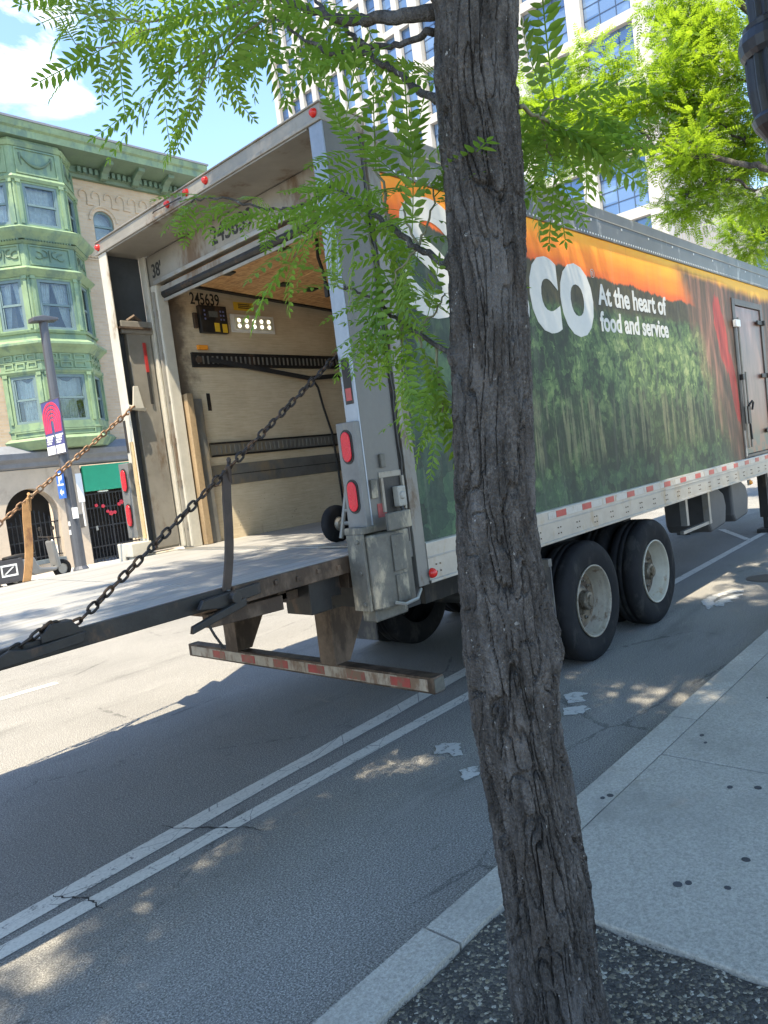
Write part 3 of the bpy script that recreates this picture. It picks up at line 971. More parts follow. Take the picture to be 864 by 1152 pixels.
b = MB(); b.disc((.69, yi - .028, 2.958), .03, 'y', 12, .008); b.build('track_bolt', M_RUST, TR)
kp = wallbox('kick_plate', .68, 5.5, 1.86, 2.04, .012, M_GREYP)
b = MB(); b.box(.68, 5.5, yi - .015, yi - .012, 1.947, 1.953); b.build('seam', M_BLACK, kp)
wallbox('black_slot', .73, .765, 2.52, 2.67, .006, M_BLACK, bev=0)
b = MB()
b.tube([(.80, yi - .03, 2.96), (1.35, yi - .07, 2.87), (1.9, yi - .05, 2.79), (2.05, yi - .04, 2.76)], .004, 4)
bx = MB()
for p, q in (((.80, yi - .03, 2.96), (1.9, yi - .07, 2.79)), ((1.9, yi - .07, 2.79), (2.6, yi - .03, 2.84))):
    d = Vector(q) - Vector(p)
    bx.add([Vector(p) + Vector((0, 0, -.022)), Vector(q) + Vector((0, 0, -.022)), Vector(q) + Vector((0, 0, .022)), Vector(p) + Vector((0, 0, .022)),
            Vector(p) + Vector((0, .003, -.022)), Vector(q) + Vector((0, .003, -.022)), Vector(q) + Vector((0, .003, .022)), Vector(p) + Vector((0, .003, .022))],
           [(0, 1, 2, 3), (7, 6, 5, 4), (0, 4, 5, 1), (3, 2, 6, 7), (0, 3, 7, 4), (1, 5, 6, 2)])
bx.build('cargo_strap', M_STRAP, TR)
b = MB(); b.tube([(1.92, yi - .075, 2.79), (2.0, yi - .06, 2.70), (2.05, yi - .05, 2.5), (2.13, yi - .04, 2.25), (2.16, yi - .03, 1.95), (2.17, yi - .03, 1.5)], .012, 5)
b.build('cargo_strap', M_STRAP, TR)
b = MB(); b.lathe([(.0, -.01), (.02, -.01), (.02, .01), (0, .01)], (1.92, yi - .08, 2.79), 'y', 10); b.build('strap_buckle', M_STEELD, TR)

M_TBOX = pm('grey lamp box', (.15, .15, .145), .5, .3, .2, 6., .05, 60, (.25, .21, .15), .3, 5.)
# rear frame: hood, header, jambs
mb = MB()
mb.box(0, .36, 0, 2.66, 3.802, 3.895)
mb.box(-.012, 0, -.004, 2.664, 3.80, 3.822)
mb.box(-.010, .36, -.006, 2.666, 3.895, 3.905)
hood = mb.build('hood', M_STEEL, TR, bevel=.004)
b = MB(); b.box(.0, .34, .12, 2.5, 3.790, 3.801); b.build('hood_soffit', M_STEEL, hood)
def marker(x, y, z, par):
    b = MB(); b.lathe([(.0, -.026), (.012, -.025), (.020, -.017), (.024, -.005), (.026, 0)], (x, y, z), 'x', 16)
    return b.build('marker_light', M_REDD, par, smooth=True)
for yy in (.05, 1.11, 1.34, 1.58, 2.62):
    marker(-.001, yy, 3.856, hood)
b = MB(); b.tube([(-.01, 1.40, 3.84), (-.03, 1.52, 3.835), (-.03, 1.72, 3.845), (-.012, 1.76, 3.85)], .005, 5); b.build('marker_cable', M_BLACK, hood)
mb = MB(); mb.box(.36, .43, .02, 2.60, 3.56, 3.80)
hd = mb.build('header', M_STEEL, TR, bevel=.004)
b = MB(); b.box(.345, .36, .14, 2.46, 3.552, 3.585); b.build('header_lip', M_ALU, hd, bevel=.003)
b = MB(); b.tube([(.40, .14, 3.47), (.40, 2.40, 3.47)], .035, 10); b.build('door_roller', M_BLACK, hd)
b = MB(); b.box(.372, .45, .16, 2.42, 3.485, 3.53); b.box(.385, .40, .14, 2.40, 3.41, 3.435); b.build('door_bottom_rail', M_STEEL, hd, bevel=.003)
text('unit_number', '245639', M_BLACKTXT, (.358, 1.62, 3.625), (0, -1, 0), (0, 0, 1), .50, .135, hd, .002, .012)
text('length_number', "38'", M_BLACKTXT, (.358, 2.47, 3.61), (0, -1, 0), (0, 0, 1), .135, .115, hd, .002, .015)
for y0, y1 in ((.02, .16), (2.44, 2.60)):
    mb = MB(); mb.box(.36, .45, y0, y1, 1.385, 3.56)
    mb.box(.352, .36, y0 + .02 if y0 < 1 else y0, y1 if y0 < 1 else y1 - .02, 1.39, 3.55)
    j = mb.build('door_jamb', M_SUNCREAM if y0 > 1 else M_STEEL, TR, bevel=.004)
    b = MB()
    b.tube([(.345, y0 + .04 if y0 > 1 else y1 - .04, 1.4), (.345, y0 + .04 if y0 > 1 else y1 - .04, 3.5)], .016, 6)
    for zz in (1.55, 1.9, 2.25, 2.6, 2.95, 3.3):
        b.box(.335, .352, (y0 + .02) if y0 > 1 else (y1 - .07), (y0 + .07) if y0 > 1 else (y1 - .02), zz, zz + .05)
    b.build('jamb_hinge', M_STEEL, j)
# timber and grey board leaning against the inner left jamb
b = MB(); b.box(.47, .53, 2.40, 2.495, 1.387, 2.66); b.build('timber_post', M_BOARD, TR, bevel=.004)
b = MB(); b.box(.535, .64, 2.44, 2.496, 1.387, 2.62); b.build('grey_channel', M_GREYP, TR, bevel=.003)

# right (kerb side) lift column
mb = MB()
mb.box(.0, .012, 0.0, .105, 1.50, 3.80)                     # rear flange
rc = mb.build('lift_column', M_SHADEPOST, TR, bevel=.003)
b = MB(); b.box(.012, .305, .0, .012, 1.50, 3.80); b.build('column_side_plate', M_SIDEPL, rc)
b = MB(); b.box(.33, .43, -.012, .06, 1.11, 3.83); b.box(.306, .33, .006, .06, 1.3, 3.8); b.build('corner_post', pm('grey corner post', (.17, .165, .15), .5, .3, .2, 3., .05, 60, (.10, .07, .045), .4, 5.), TR, bevel=.004)
b = MB(); b.box(.29, .306, -.004, .012, 1.4, 3.78)
for q in range(9):
    b.tube([(.298, -.006, 3.4 - q * .2), (.298 + .01 * (q % 2), -.008, 3.3 - q * .2), (.298, -.006, 3.2 - q * .2)], .008, 5)
b.build('column_seam', M_BLACK, rc)
b = MB(); b.box(.012, .30, .10, .112, 1.5, 3.80); b.build('column_inner_web', M_STEEL, rc)
b = MB(); b.box(-.003, 0, .022, .085, 2.24, 2.50); lab = b.build('warning_plate', M_BLACK, TR, bevel=.001)
b = MB(); b.box(-.0045, -.003, .03, .075, 2.26, 2.33); b.build('red_print', M_TAPER, lab)
def tail_box(yc, par, outer):
    b = MB(); b.box(-.045, -.001, yc - .075, yc + .075, 1.53, 2.14)
    tb = b.build('tail_light_box', M_TBOX, par, bevel=.006)
    for zz in (2.0, 1.715):
        b = MB()
        pts = []
        for k in range(24):
            a = 2 * math.pi * k / 24
            pts.append((yc + .036 * math.cos(a), zz + .040 * math.copysign(1, math.sin(a)) * (abs(math.sin(a)) > 1e-6) + .046 * math.sin(a)))
        b.prism([(yc + (p[0] - yc) * 1.28, zz + (p[1] - zz) * 1.15) for p in pts], 'x', -.050, -.0455)
        rim = b.build('lamp_gasket', M_BLACK, tb)
        b = MB(); b.prism(pts, 'x', -.060, -.050)
        b.build('tail_light', M_REDL, tb, bevel=.006)
    return tb
tail_box(.075, TR, -1)
# lift carriage at the foot of the right column
mb = MB()
mb.box(-.105, -.085, -.01, .12, 1.06, 1.50)
mb.box(-.105, .02, -.012, .13, 1.50, 1.54)
for zz in (1.10, 1.28, 1.46):
    mb.lathe([(0, -.012), (.012, -.012), (.014, 0)], (-.105, .03, zz), 'x', 8)
cg = mb.build('lift_carriage', M_STEELD, TR, bevel=.004)
b = MB()
b.prism([(-.08, -.02), (-.05, -.05), (.02, -.07), (.18, -.07), (.25, -.045), (.28, 0), (.28, .11), (-.08, .11)], 'z', 1.06, 1.49)
b.build('carriage_housing', M_STEELD, cg, bevel=.012)
b = MB(); b.prism([(.03, -.078), (.20, -.078), (.22, -.11), (.02, -.11)], 'z', 1.50, 1.60)
b.box(.06, .17, -.082, -.0705, 1.26, 1.47); b.box(.065, .165, -.080, -.0705, 1.08, 1.24)
b.build('carriage_cover', M_STEELD, cg, bevel=.008)
b = MB(); b.tube([(.02, -.085, 1.09), (.06, -.13, 1.075), (.16, -.135, 1.085), (.25, -.09, 1.12)], .010, 6); b.build('grab_loop', M_ALU, cg)
b = MB(); b.box(-.06, .22, .0, .11, .985, 1.06); b.build('carriage_foot', M_STEELD, cg, bevel=.01)
# socket on a flat black plate painted as a shaded cavity, padlock and decal
b = MB()
b.box(.10, .30, -.006, -.001, 1.80, 1.835); b.box(.10, .118, -.02, -.001, 1.60, 1.80); b.box(.282, .30, -.02, -.001, 1.60, 1.80)
fr = b.build('socket_frame', M_STEEL, TR, bevel=.003)
b = MB(); b.box(.118, .282, -.003, -.0005, 1.56, 1.80); b.build('socket_shade_plate', M_BLACK, fr)
b = MB(); b.box(.20, .27, -.05, -.004, 1.62, 1.74); b.lathe([(0, -.062), (.022, -.062), (.026, -.05)], (.235, 0, 1.685), 'y', 12); b.build('electric_socket', pm('grimy socket', (.26, .25, .22), .5, 0., .3, 20.), fr, bevel=.006)
b = MB(); b.tube([(.235, -.03, 1.62), (.24, -.05, 1.55), (.22, -.05, 1.5)], .012, 6); b.build('socket_cable', M_BLACK, fr)
b = MB(); b.box(.12, .16, -.02, -.002, 1.86, 1.94); b.box(.02, .07, -.014, -.002, 1.69, 1.80); b.build('latch_keeper', M_STEELD, rc, bevel=.004)
b = MB(); b.box(.06, .13, -.004, -.001, 1.575, 1.655); b.build('red_decal', pm('faded red decal', (.26, .05, .045), .6, 0., .3, 40.), rc)
b = MB(); b.lathe([(0, -.03), (.02, -.028), (.03, -.012), (.032, 0)], (.45, -.022, 1.175), 'y', 14); b.build('marker_light', M_REDD, TR, smooth=True)

# left (road side) lift column
mb = MB(); mb.box(.0, .012, 2.52, 2.64, 1.50, 3.80); mb.box(.012, .34, 2.628, 2.64, 1.4, 3.80)
lc = mb.build('lift_column', M_SUNCREAM, TR, bevel=.003)
b = MB(); b.box(.013, .33, 2.615, 2.627, 1.42, 3.799); b.build('column_inner_web', M_SHADEWEB, lc)
b = MB(); b.box(.325, .345, 2.52, 2.60, 1.40, 3.795); b.box(-.006, 0, 2.50, 2.53, 1.45, 3.2); b.build('inner_flange', M_SUNCREAM, lc, bevel=.003)
b = MB(); b.box(.10, .31, 2.56, 2.614, 1.42, 3.18); b.box(.05, .33, 2.535, 2.57, 3.17, 3.27); b.build('carriage_plate', M_STEEL, lc, bevel=.005)
b = MB(); b.box(.02, .30, 2.50, 2.612, 3.20, 3.215); b.tube([(.12, 2.56, 3.27), (.18, 2.55, 3.31), (.24, 2.56, 3.27)], .018, 6); b.build('carriage_cap', M_RUST, lc)
b = MB(); b.box(.222, .25, 2.545, 2.553, 2.86, 3.10); b.build('red_tag', M_TAPER, lc, bevel=.002)
b = MB(); b.box(.225, .247, 2.547, 2.553, 2.6, 2.86); b.build('black_tag_strap', M_STRAP, lc)
b = MB(); b.box(-.016, -.003, 2.512, 2.56, 1.52, 2.3); b.build('yellowed_guide', pm('yellowed guide', (.42, .31, .16), .6, 0., .25, 9.), lc, bevel=.002)
b = MB(); b.box(-.003, 0, 2.60, 2.635, 2.22, 2.48); b.build('warning_plate', M_BLACK, lc)
tail_box(2.665, TR, 1)
b = MB(); b.box(-.16, .02, 2.50, 2.70, 1.39, 1.50); b.box(-.165, -.14, 2.62, 2.72, 1.1, 1.5); b.box(-.13, .28, 2.52, 2.66, 1.0, 1.39); b.build('lift_carriage', M_SUNCREAM, TR, bevel=.008)
# ---- platform
mb = MB()
mb.prism([(.30, 1.305), (.30, 1.384), (-.92, 1.374), (-.92, 1.295)], 'y', .16, 2.46)
pf = mb.build('lift_platform', M_DECK, TR)
mb = MB()
mb.prism([(-.925, 1.30), (-.925, 1.372), (-2.52, 1.335), (-2.62, 1.315), (-2.62, 1.30), (-2.52, 1.262)], 'y', .19, 2.44)
mb.build('platform_flap', M_DECK, pf)
b = MB()
b.prism([(.02, 1.285), (.02, 1.379), (-.90, 1.371), (-.90, 1.277)], 'y', .13, .158)
for q in range(6):
    b.box(-.80 + q * .15, -.775 + q * .15, .118, .13, 1.315 + .01 * (q % 2), 1.342 + .01 * (q % 2))
b.build('edge_rail', M_RUST, pf, bevel=.004)
b = MB(); b.prism([(.02, 1.285), (.02, 1.379), (-.90, 1.371), (-.90, 1.277)], 'y', 2.462, 2.49); b.build('edge_rail', M_RUST, pf, bevel=.004)
for y0, y1 in ((.155, .188), (2.442, 2.472)):
    b = MB(); b.prism([(-.93, 1.285), (-.93, 1.373), (-2.55, 1.335), (-2.62, 1.318), (-2.62, 1.295), (-2.55, 1.262)], 'y', y0, y1)
    b.build('flap_edge', M_BLACK, pf, bevel=.004)
b = MB(); b.box(.20, .23, .17, 2.44, 1.384, 1.392); b.box(.27, .30, .17, 2.44, 1.385, 1.394); b.build('hinge_strip', M_ALU, pf, bevel=.002)
b = MB(); b.box(-.90, -.86, .3, 2.4, 1.20, 1.295); b.box(-.5, -.44, .3, 2.4, 1.20, 1.30); b.box(-.05, .02, .2, 2.45, 1.18, 1.30); b.build('cross_member', M_RUST, pf, bevel=.004)
b = MB(); b.prism([(-.55, 1.17), (-.55, 1.25), (-1.02, 1.255), (-1.02, 1.185)], 'y', .2, .26); b.box(-.72, -.2, .3, .36, 1.19, 1.24); b.build('lower_rail', M_RUST, pf, bevel=.004)
b = MB(); b.prism([(-.36, 1.30), (-.12, 1.30), (-.12, 1.16), (-.20, 1.16), (-.20, 1.09), (-.36, 1.09)], 'y', .20, .42); b.build('latch_housing', M_BLACK, pf, bevel=.006)
for yy, sg in ((.10, -1), (2.49, 1)):
    b = MB()
    b.prism([(-.76, 1.31), (-.76, 1.365), (-1.10, 1.345), (-1.13, 1.305), (-1.0, 1.285)], 'y', yy, yy + .028)
    b.prism([(-.88, 1.275), (-.88, 1.315), (-1.19, 1.245), (-1.20, 1.21)], 'y', yy - .035 if sg < 0 else yy + .03, yy - .005 if sg < 0 else yy + .06)
    b.lathe([(0, -.05), (.03, -.05), (.03, .05), (0, .05)], (-.93, yy + .015, 1.325), 'y', 12)
    b.build('flap_hinge', M_BLACK, pf, bevel=.004)
b = MB(); b.tube([(-1.1, .10, 1.25), (-1.07, .09, 1.17), (-1.03, .09, 1.10)], .007, 5); b.build('release_cable', M_BLACK, pf)
b = MB()
b.prism([(-1.66, 1.34), (-1.71, 1.40), (-1.79, 1.405), (-1.84, 1.37), (-1.84, 1.335)], 'y', .135, .15)
b.prism([(-1.90, 1.33), (-1.97, 1.345), (-2.05, 1.315), (-2.05, 1.28), (-1.68, 1.30), (-1.66, 1.345)], 'y', .118, .134)
b.box(-1.80, -1.70, .15, .21, 1.39, 1.402)
b.build('chain_bracket', M_BLACK, pf, bevel=.004)
b = MB()
b.prism([(-1.62, 1.34), (-1.70, 1.43), (-1.80, 1.445), (-1.88, 1.40), (-1.86, 1.335)], 'y', 2.475, 2.49)
b.build('chain_bracket', M_BLACK, pf, bevel=.004)

def chain(pts, m, par, pitch=.047, w=.0066, name='lift_chain'):
    P = [Vector(p) for p in pts]
    seg = [(P[i + 1] - P[i]).length for i in range(len(P) - 1)]
    tot = sum(seg)
    def at(d):
        for i, s in enumerate(seg):
            if d <= s or i == len(seg) - 1:
                return P[i].lerp(P[i + 1], d / s), (P[i + 1] - P[i]).normalized()
            d -= s
    L, R = .067, .0195       # link outer length, half width of the centre line
    nu, nv = 20, 7
    mb = MB()
    k = 0
    d = pitch / 2
    while d < tot:
        c, tdir = at(d)
        a = tdir.cross(Vector((0, 0, 1))).normalized()
        b = tdir.cross(a).normalized()
        if k % 2:
            a, b = b, a
        tw = .25 * math.sin(k * 1.7) + .5
        side = (a * math.cos(tw) + b * math.sin(tw)).normalized()
        up = tdir.cross(side)
        hl = L / 2 - R - w
        vs = []
        for u in range(nu):
            t = 2 * math.pi * u / nu
            cx = R * math.cos(t); cy = R * math.sin(t)
            e = (hl if cy >= 0 else -hl)
            ctr = c + tdir * (cy + e) + side * cx
            rad = (side * math.cos(t) + tdir * math.sin(t))
            for v in range(nv):
                q = 2 * math.pi * v / nv
                vs.append(ctr + rad * (w * math.cos(q)) + up * (w * math.sin(q)))
        fs = [(u * nv + v, ((u + 1) % nu) * nv + v, ((u + 1) % nu) * nv + (v + 1) % nv, u * nv + (v + 1) % nv) for u in range(nu) for v in range(nv)]
        mb.add(vs, fs)
        d += pitch
        k += 1
    return mb.build(name, m, par, smooth=True)
def sag(a, b, s, n=10):
    a = Vector(a); b = Vector(b)
    return [a.lerp(b, i / n) - Vector((0, 0, s * 4 * (i / n) * (1 - i / n))) for i in range(n + 1)]
chain(sag((.09, .13, 2.58), (-1.66, .17, 1.385), .006) + [(-1.74, .165, 1.372), (-1.79, .15, 1.40)], M_CHAINB, TR)
chain(sag((-1.79, .15, 1.41), (-2.2, .17, 1.28), .03), M_CHAINB, TR)
chain(sag((.04, 2.50, 2.575), (-1.72, 2.47, 1.40), .012), M_CHAINR, TR)
b = MB(); b.box(.05, .12, .10, .16, 2.55, 2.63); b.tube([(.10, .13, 2.60), (.07, .13, 2.55)], .014, 6); b.build('chain_anchor', M_BLACK, TR, bevel=.004)
b = MB(); b.prism([(.03, 2.56), (.06, 2.74), (.10, 2.74), (.13, 2.56)], 'y', 2.50, 2.515); b.tube([(-.02, 2.5, 2.575), (.16, 2.55, 2.56)], .02, 8)
b.build('chain_anchor', M_SUNCREAM, TR, bevel=.003)
# rubber straps that tie the chains to the platform edge
def strapbar(x0, y, z0, x1, z1, m, w=.03):
    b = MB()
    n = 8
    pts = []
    for i in range(n + 1):
        f = i / n
        pts.append((x0 + (x1 - x0) * f + .012 * math.sin(f * 5), z0 + (z1 - z0) * f))
    poly = [(p[0] - w / 2, p[1]) for p in pts] + [(p[0] + w / 2, p[1]) for p in pts[::-1]]
    b.prism(poly, 'y', y - .006, y + .006)
    b.tube([(x1, y, z1 - .06), (x1 - .012, y - .016, z1 + .015), (x1 + .01, y, z1 + .05), (x1 + .016, y + .016, z1 + .01), (x1 + .004, y + .01, z1 - .07)], .012, 6)
    return b.build('tie_strap', m, pf)
strapbar(-.93, .15, 1.36, -.82, 1.95, pm('dark brown strap', (.045, .03, .022), .7, 0., .4, 12.), .048)
strapbar(-.99, 2.47, 1.37, -.895, 1.93, M_WEBT, .055)
# ---- rear underride guard
mb = MB(); mb.box(.33, .43, -.03, 2.70, .44, .545)
bp = mb.build('underride_bumper', M_RUST, TR, bevel=.006)
b = MB(); b.box(.326, .33, .02, 2.65, .455, .53); b.build('white_reflective_tape', pm('grimy white tape', (.34, .28, .21), .55, 0., .25, 12., dirt=(.17, .10, .06), damt=.7, dscale=7.), bp)
m_ = pm('grimy red tape', (.30, .045, .035), .5, 0., .25, 12., dirt=(.17, .10, .06), damt=.6, dscale=8.)
for k in range(6):
    b = MB(); b.box(.3235, .326, .16 + k * .40, .16 + k * .40 + .17, .464, .522)
    b.build('red_reflective_tape', m_, bp)
b = MB(); b.box(.335, .425, -.036, -.03, .45, .535); b.build('end_plate', M_STEELD, bp)
for yy in (.80, 1.93):
    b = MB()
    b.box(.30, .315, yy, yy + .16, .547, 1.20)
    b.prism([(.315, .547), (.315, 1.2), (.86, 1.2), (.45, .547)], 'y', yy + .01, yy + .022)
    b.prism([(.315, .547), (.315, 1.2), (.86, 1.2), (.45, .547)], 'y', yy + .138, yy + .15)
    b.build('guard_bracket', M_RUST, bp, bevel=.004)
# ---- chassis
mb = MB()
for yy in (.75, 1.75):
    mb.box(.2, 10.8, yy, yy + .10, .95, 1.28)
k = .5
while k < 11:
    mb.box(k, k + .05, .02, 2.60, 1.14, 1.285)
    k += .305
mb.box(.2, .36, .02, 2.6, 1.0, 1.288)
mb.build('chassis', M_UNDER, TR)
b = MB(); b.box(1.2, 4.9, .70, .745, .78, .95); b.box(1.2, 4.9, 1.855, 1.90, .78, .95)
for xx in (2.6, 3.9):
    b.tube([(xx, .5, .5), (xx, 2.1, .5)], .065, 12)
    b.box(xx - .25, xx + .25, .78, .86, .55, .80); b.box(xx - .25, xx + .25, 1.74, 1.82, .55, .80)
    b.lathe([(.16, -.08), (.18, -.08), (.18, .08), (.16, .08)], (xx, .78, .5), 'y', 20)
b.tube([(2.0, 1.0, .95), (4.6, 1.0, .95)], .10, 12)
b.build('suspension', M_UNDER, TR)
def wheel_parts(parent, x, yo, s, rimm, first=None):
    """dual wheel; s=+1: outer face at y=yo looking to -Y"""
    R = .512
    tp = [(.292, .02), (.33, .004), (.40, -.006), (.455, .0), (.49, .016), (.507, .04), (R, .075), (R, .11), (R - .012, .114), (R - .012, .124), (R, .128), (R, .165), (R - .012, .169), (R - .012, .179), (R, .183), (R, .215), (.507, .24), (.49, .262), (.455, .278), (.40, .284), (.33, .276), (.292, .26)]
    hubo = MB()
    t = MB()
    for o in (0, .32):
        t.lathe([(r, s * (h + o)) for r, h in tp], (x, yo, .512), 'y', 56)
    tyre = t.build('wheel', M_RUBBER, parent, smooth=False)
    for p in tyre.data.polygons: p.use_smooth = True
    r_ = MB()
    prof = [(.290, .262), (.296, .02), (.305, .008), (.306, .0), (.298, -.004), (.290, .004), (.286, .03), (.280, .045), (.270, .058), (.268, .085), (.258, .095), (.254, .125), (.246, .138)]
    r_.lathe([(r, s * h) for r, h in prof], (x, yo, .512), 'y', 48)
    d_ = MB()
    d_.lathe([(r, s * h) for r, h in [(.246, .138), (.225, .146), (.20, .140), (.19, .136), (.13, .136), (.125, .140)]], (x, yo, .512), 'y', 40)
    for k in range(5):
        a = 2 * math.pi * (k + .5) / 5
        d_.disc((x + .215 * math.cos(a), yo + s * .141, .512 + .215 * math.sin(a)), .024, 'y', 10, .004)
    rim = r_.build('rim', rimm, tyre)
    dd = d_.build('wheel_disc', M_DISC, tyre)
    for p in rim.data.polygons: p.use_smooth = True
    h = MB()
    h.lathe([(r, s * hh) for r, hh in [(.135, .15), (.13, .13), (.11, .118), (.085, .112), (.08, .062), (.072, .048), (.05, .044), (.045, .03), (.0, .027)]], (x, yo, .512), 'y', 24)
    for k in range(10):
        a = 2 * math.pi * k / 10
        h.lathe([(.017, s * .15), (.017, s * .122), (.010, s * .118), (.010, s * .106), (0, s * .104)], (x + .167 * math.cos(a), yo, .512 + .167 * math.sin(a)), 'y', 6)
    h.build('hub', M_HUB, tyre)
for xx, rm in ((2.60, M_RIMR), (3.90, M_RIMW)):
    for yo, s in ((.035, 1), (WD - .035, -1)):
        wheel_parts(TR, xx, yo, s, rm)
for y0 in (.03, 1.99):
    b = MB(); b.box(1.93, 1.945, y0, y0 + .60, .20, .93); b.box(1.91, 1.96, y0, y0 + .62, .93, .99); b.build('mud_flap', pm('black mud flap', (.045, .045, .048), .6, 0., .3, 6., dirt=(.14, .13, .11), damt=.5), TR)
# side box, steps and landing gear
b = MB()
for x0 in (5.95, 6.85):
    b.prism([(x0, 1.10), (x0 + .35, 1.10), (x0 + .62, .98), (x0 + .68, .82), (x0 + .60, .60), (x0 + .10, .56), (x0 + .02, .66)], 'y', .22, .75)
b.build('tool_box', pm('dark grey plastic box', (.055, .058, .062), .55, 0., .25, 4.), TR, bevel=.03)
b = MB(); b.box(5.1, 5.16, .15, .22, .78, 1.15); b.box(5.8, 5.86, .15, .22, .7, 1.15); b.box(5.0, 5.9, .16, .2, .70, .735); b.build('side_rack', M_ALU, TR)
for yy in (.6, 1.9):
    b = MB(); b.box(9.75, 9.9, yy, yy + .13, .25, 1.14); b.box(9.79, 9.86, yy + .03, yy + .10, .06, .3); b.box(9.68, 9.97, yy - .05, yy + .18, .0, .06)
    b.build('landing_leg', M_UNDER, TR, bevel=.004)
b = MB(); b.box(4.4, 5.1, .9, 1.7, .72, 1.0); b.build('air_tank', M_UNDER, TR, bevel=.05)
b = MB(); b.box(6.72, 6.80, -.04, -.018, 1.04, 1.11); al = b.build('side_marker', M_STEELD, TR, bevel=.004)
b = MB(); b.lathe([(0, -.03), (.02, -.028), (.028, -.01), (.03, 0)], (6.76, -.04, 1.075), 'y', 14); b.build('amber_lens', M_AMBER, al, smooth=True)
# side door
mb = MB(); mb.box(6.90, 7.94, .004, .03, 1.42, 3.28)
sd = mb.build('side_door', M_SDOOR, TR, bevel=.006)
b = MB()
b.box(6.79, 6.895, -.012, .032, 1.378, 3.365); b.box(7.945, 8.05, -.012, .032, 1.378, 3.365); b.box(6.895, 7.945, -.012, .032, 3.285, 3.365); b.box(6.895, 7.945, -.014, .032, 1.378, 1.415)
b.build('door_frame', pm('dull brown door frame', (.085, .072, .062), .5, .2, .3, 4.), sd, bevel=.004)
b = MB(); b.tube([(6.86, -.04, 1.5), (6.86, -.04, 3.12)], .014, 8); b.tube([(6.98, -.04, 1.5), (6.98, -.04, 2.45)], .012, 8); b.build('lock_rod', M_STEEL, sd)
for zz in (1.65, 2.38, 3.08):
    b = MB(); b.box(7.72, 8.04, -.032, -.013, zz, zz + .055); b.lathe([(0, -.03), (.022, -.03), (.022, .03), (0, .03)], (7.96, -.035, zz + .03), 'z', 10); b.build('door_hinge', M_BLACK, sd, bevel=.004)
b = MB(); b.box(6.74, 6.90, -.06, -.013, 3.0, 3.09); b.build('door_lamp', M_WHITEP, sd, bevel=.01)
b = MB(); b.box(6.93, 7.03, -.05, .0, 1.80, 2.02); b.tube([(6.95, -.05, 2.02), (7.0, -.08, 2.08), (7.08, -.07, 2.06), (7.05, -.06, 1.97)], .014, 6); b.tube([(6.96, -.05, 1.8), (6.95, -.06, 1.6)], .012, 6); b.build('door_handle', M_BLACK, sd, bevel=.006)
b = MB(); b.box(6.82, 6.9, -.055, -.013, 2.35, 2.42); b.build('rod_keeper', M_BLACK, sd, bevel=.006)
b = MB(); b.box(6.81, 6.85, -.018, -.013, 1.40, 1.72); b.build('reflective_tape', M_TAPEW, sd)
# lettering on the side
yv = -.0005
def side_text(nm, s, x0, x1, z0, z1, bold):
    return text(nm, s, M_VINYL, (x0, yv, z0), (1, 0, 0), (0, 0, 1), x1 - x0, z1 - z0, TR, .0025, bold)
side_text('company_letter', 'S', .56, 1.12, 2.76, 3.53, .030)
side_text('company_letter', 'y', 1.08, 1.58, 2.50, 3.33, .032)
side_text('company_letter', 's', 1.60, 1.99, 2.73, 3.33, .03)
side_text('company_letter', 'c', 2.02, 2.47, 2.73, 3.33, .036)
side_text('company_letter', 'o', 2.49, 3.06, 2.72, 3.33, .036)
side_text('registered_mark', 'R', 3.085, 3.115, 3.262, 3.30, .0)
b = MB()
ring = [(3.10 + .036 * math.cos(2 * math.pi * k / 20), yv - .001, 3.281 + .036 * math.sin(2 * math.pi * k / 20)) for k in range(21)]
b.tube(ring, .003, 4); b.build('registered_mark_ring', M_VINYL, TR)
side_text('slogan', 'At the heart of', 3.16, 4.69, 3.015, 3.205, .028)
side_text('slogan', 'food and service', 3.16, 4.69, 2.785, 2.965, .028)
# ------------------------------------------------------------------ hand truck standing inside the right jamb
ht = thing('hand_truck', (.52, .40, 1.386), 'hand truck with a black rubber wheel and pale bar just inside the trailer opening', 'hand truck')
for yy in (.33, .72):
    b = MB(); b.lathe([(.05, -.03), (.105, -.035), (.125, -.02), (.128, 0), (.125, .02), (.105, .035), (.05, .03)], (.40, yy, 1.516), 'y', 28)
    wl = b.build('wheel', M_RUBBER, ht, smooth=True)
    b = MB(); b.lathe([(0, -.045), (.03, -.045), (.05, -.02), (.05, .02), (.03, .045), (0, .045)], (.40, yy, 1.516), 'y', 16); b.build('hub', M_STEEL, wl)
b = MB(); b.tube([(.40, .30, 1.516), (.40, .75, 1.516)], .014, 8)
for yy in (.40, .65):
    b.tube([(.36, yy, 1.42), (.52, yy, 1.9), (.60, yy, 2.25), (.56, yy, 2.4)], .016, 8)
for f in (1.6, 1.85, 2.1):
    b.tube([(.42 + (f - 1.6) * .3, .40, f), (.42 + (f - 1.6) * .3, .65, f)], .012, 8)
b.build('frame', M_STEEL, ht)
b = MB(); b.tube([(.30, .30, 1.60), (.31, .295, 1.72), (.33, .29, 1.86)], .016, 8); b.build('pale_bar', M_WHITEP, ht)
b = MB(); b.box(.16, .38, .38, .67, 1.39, 1.398); b.build('toe_plate', M_STEEL, ht)

# ================================================================== green bay-fronted brick building across the street
FY = 16.5
GB = thing('apartment_building', (7, FY, .146), 'tan brick apartment building with green bay window, deep green cornice and beige arched ground floor', 'building')
mb = MB()
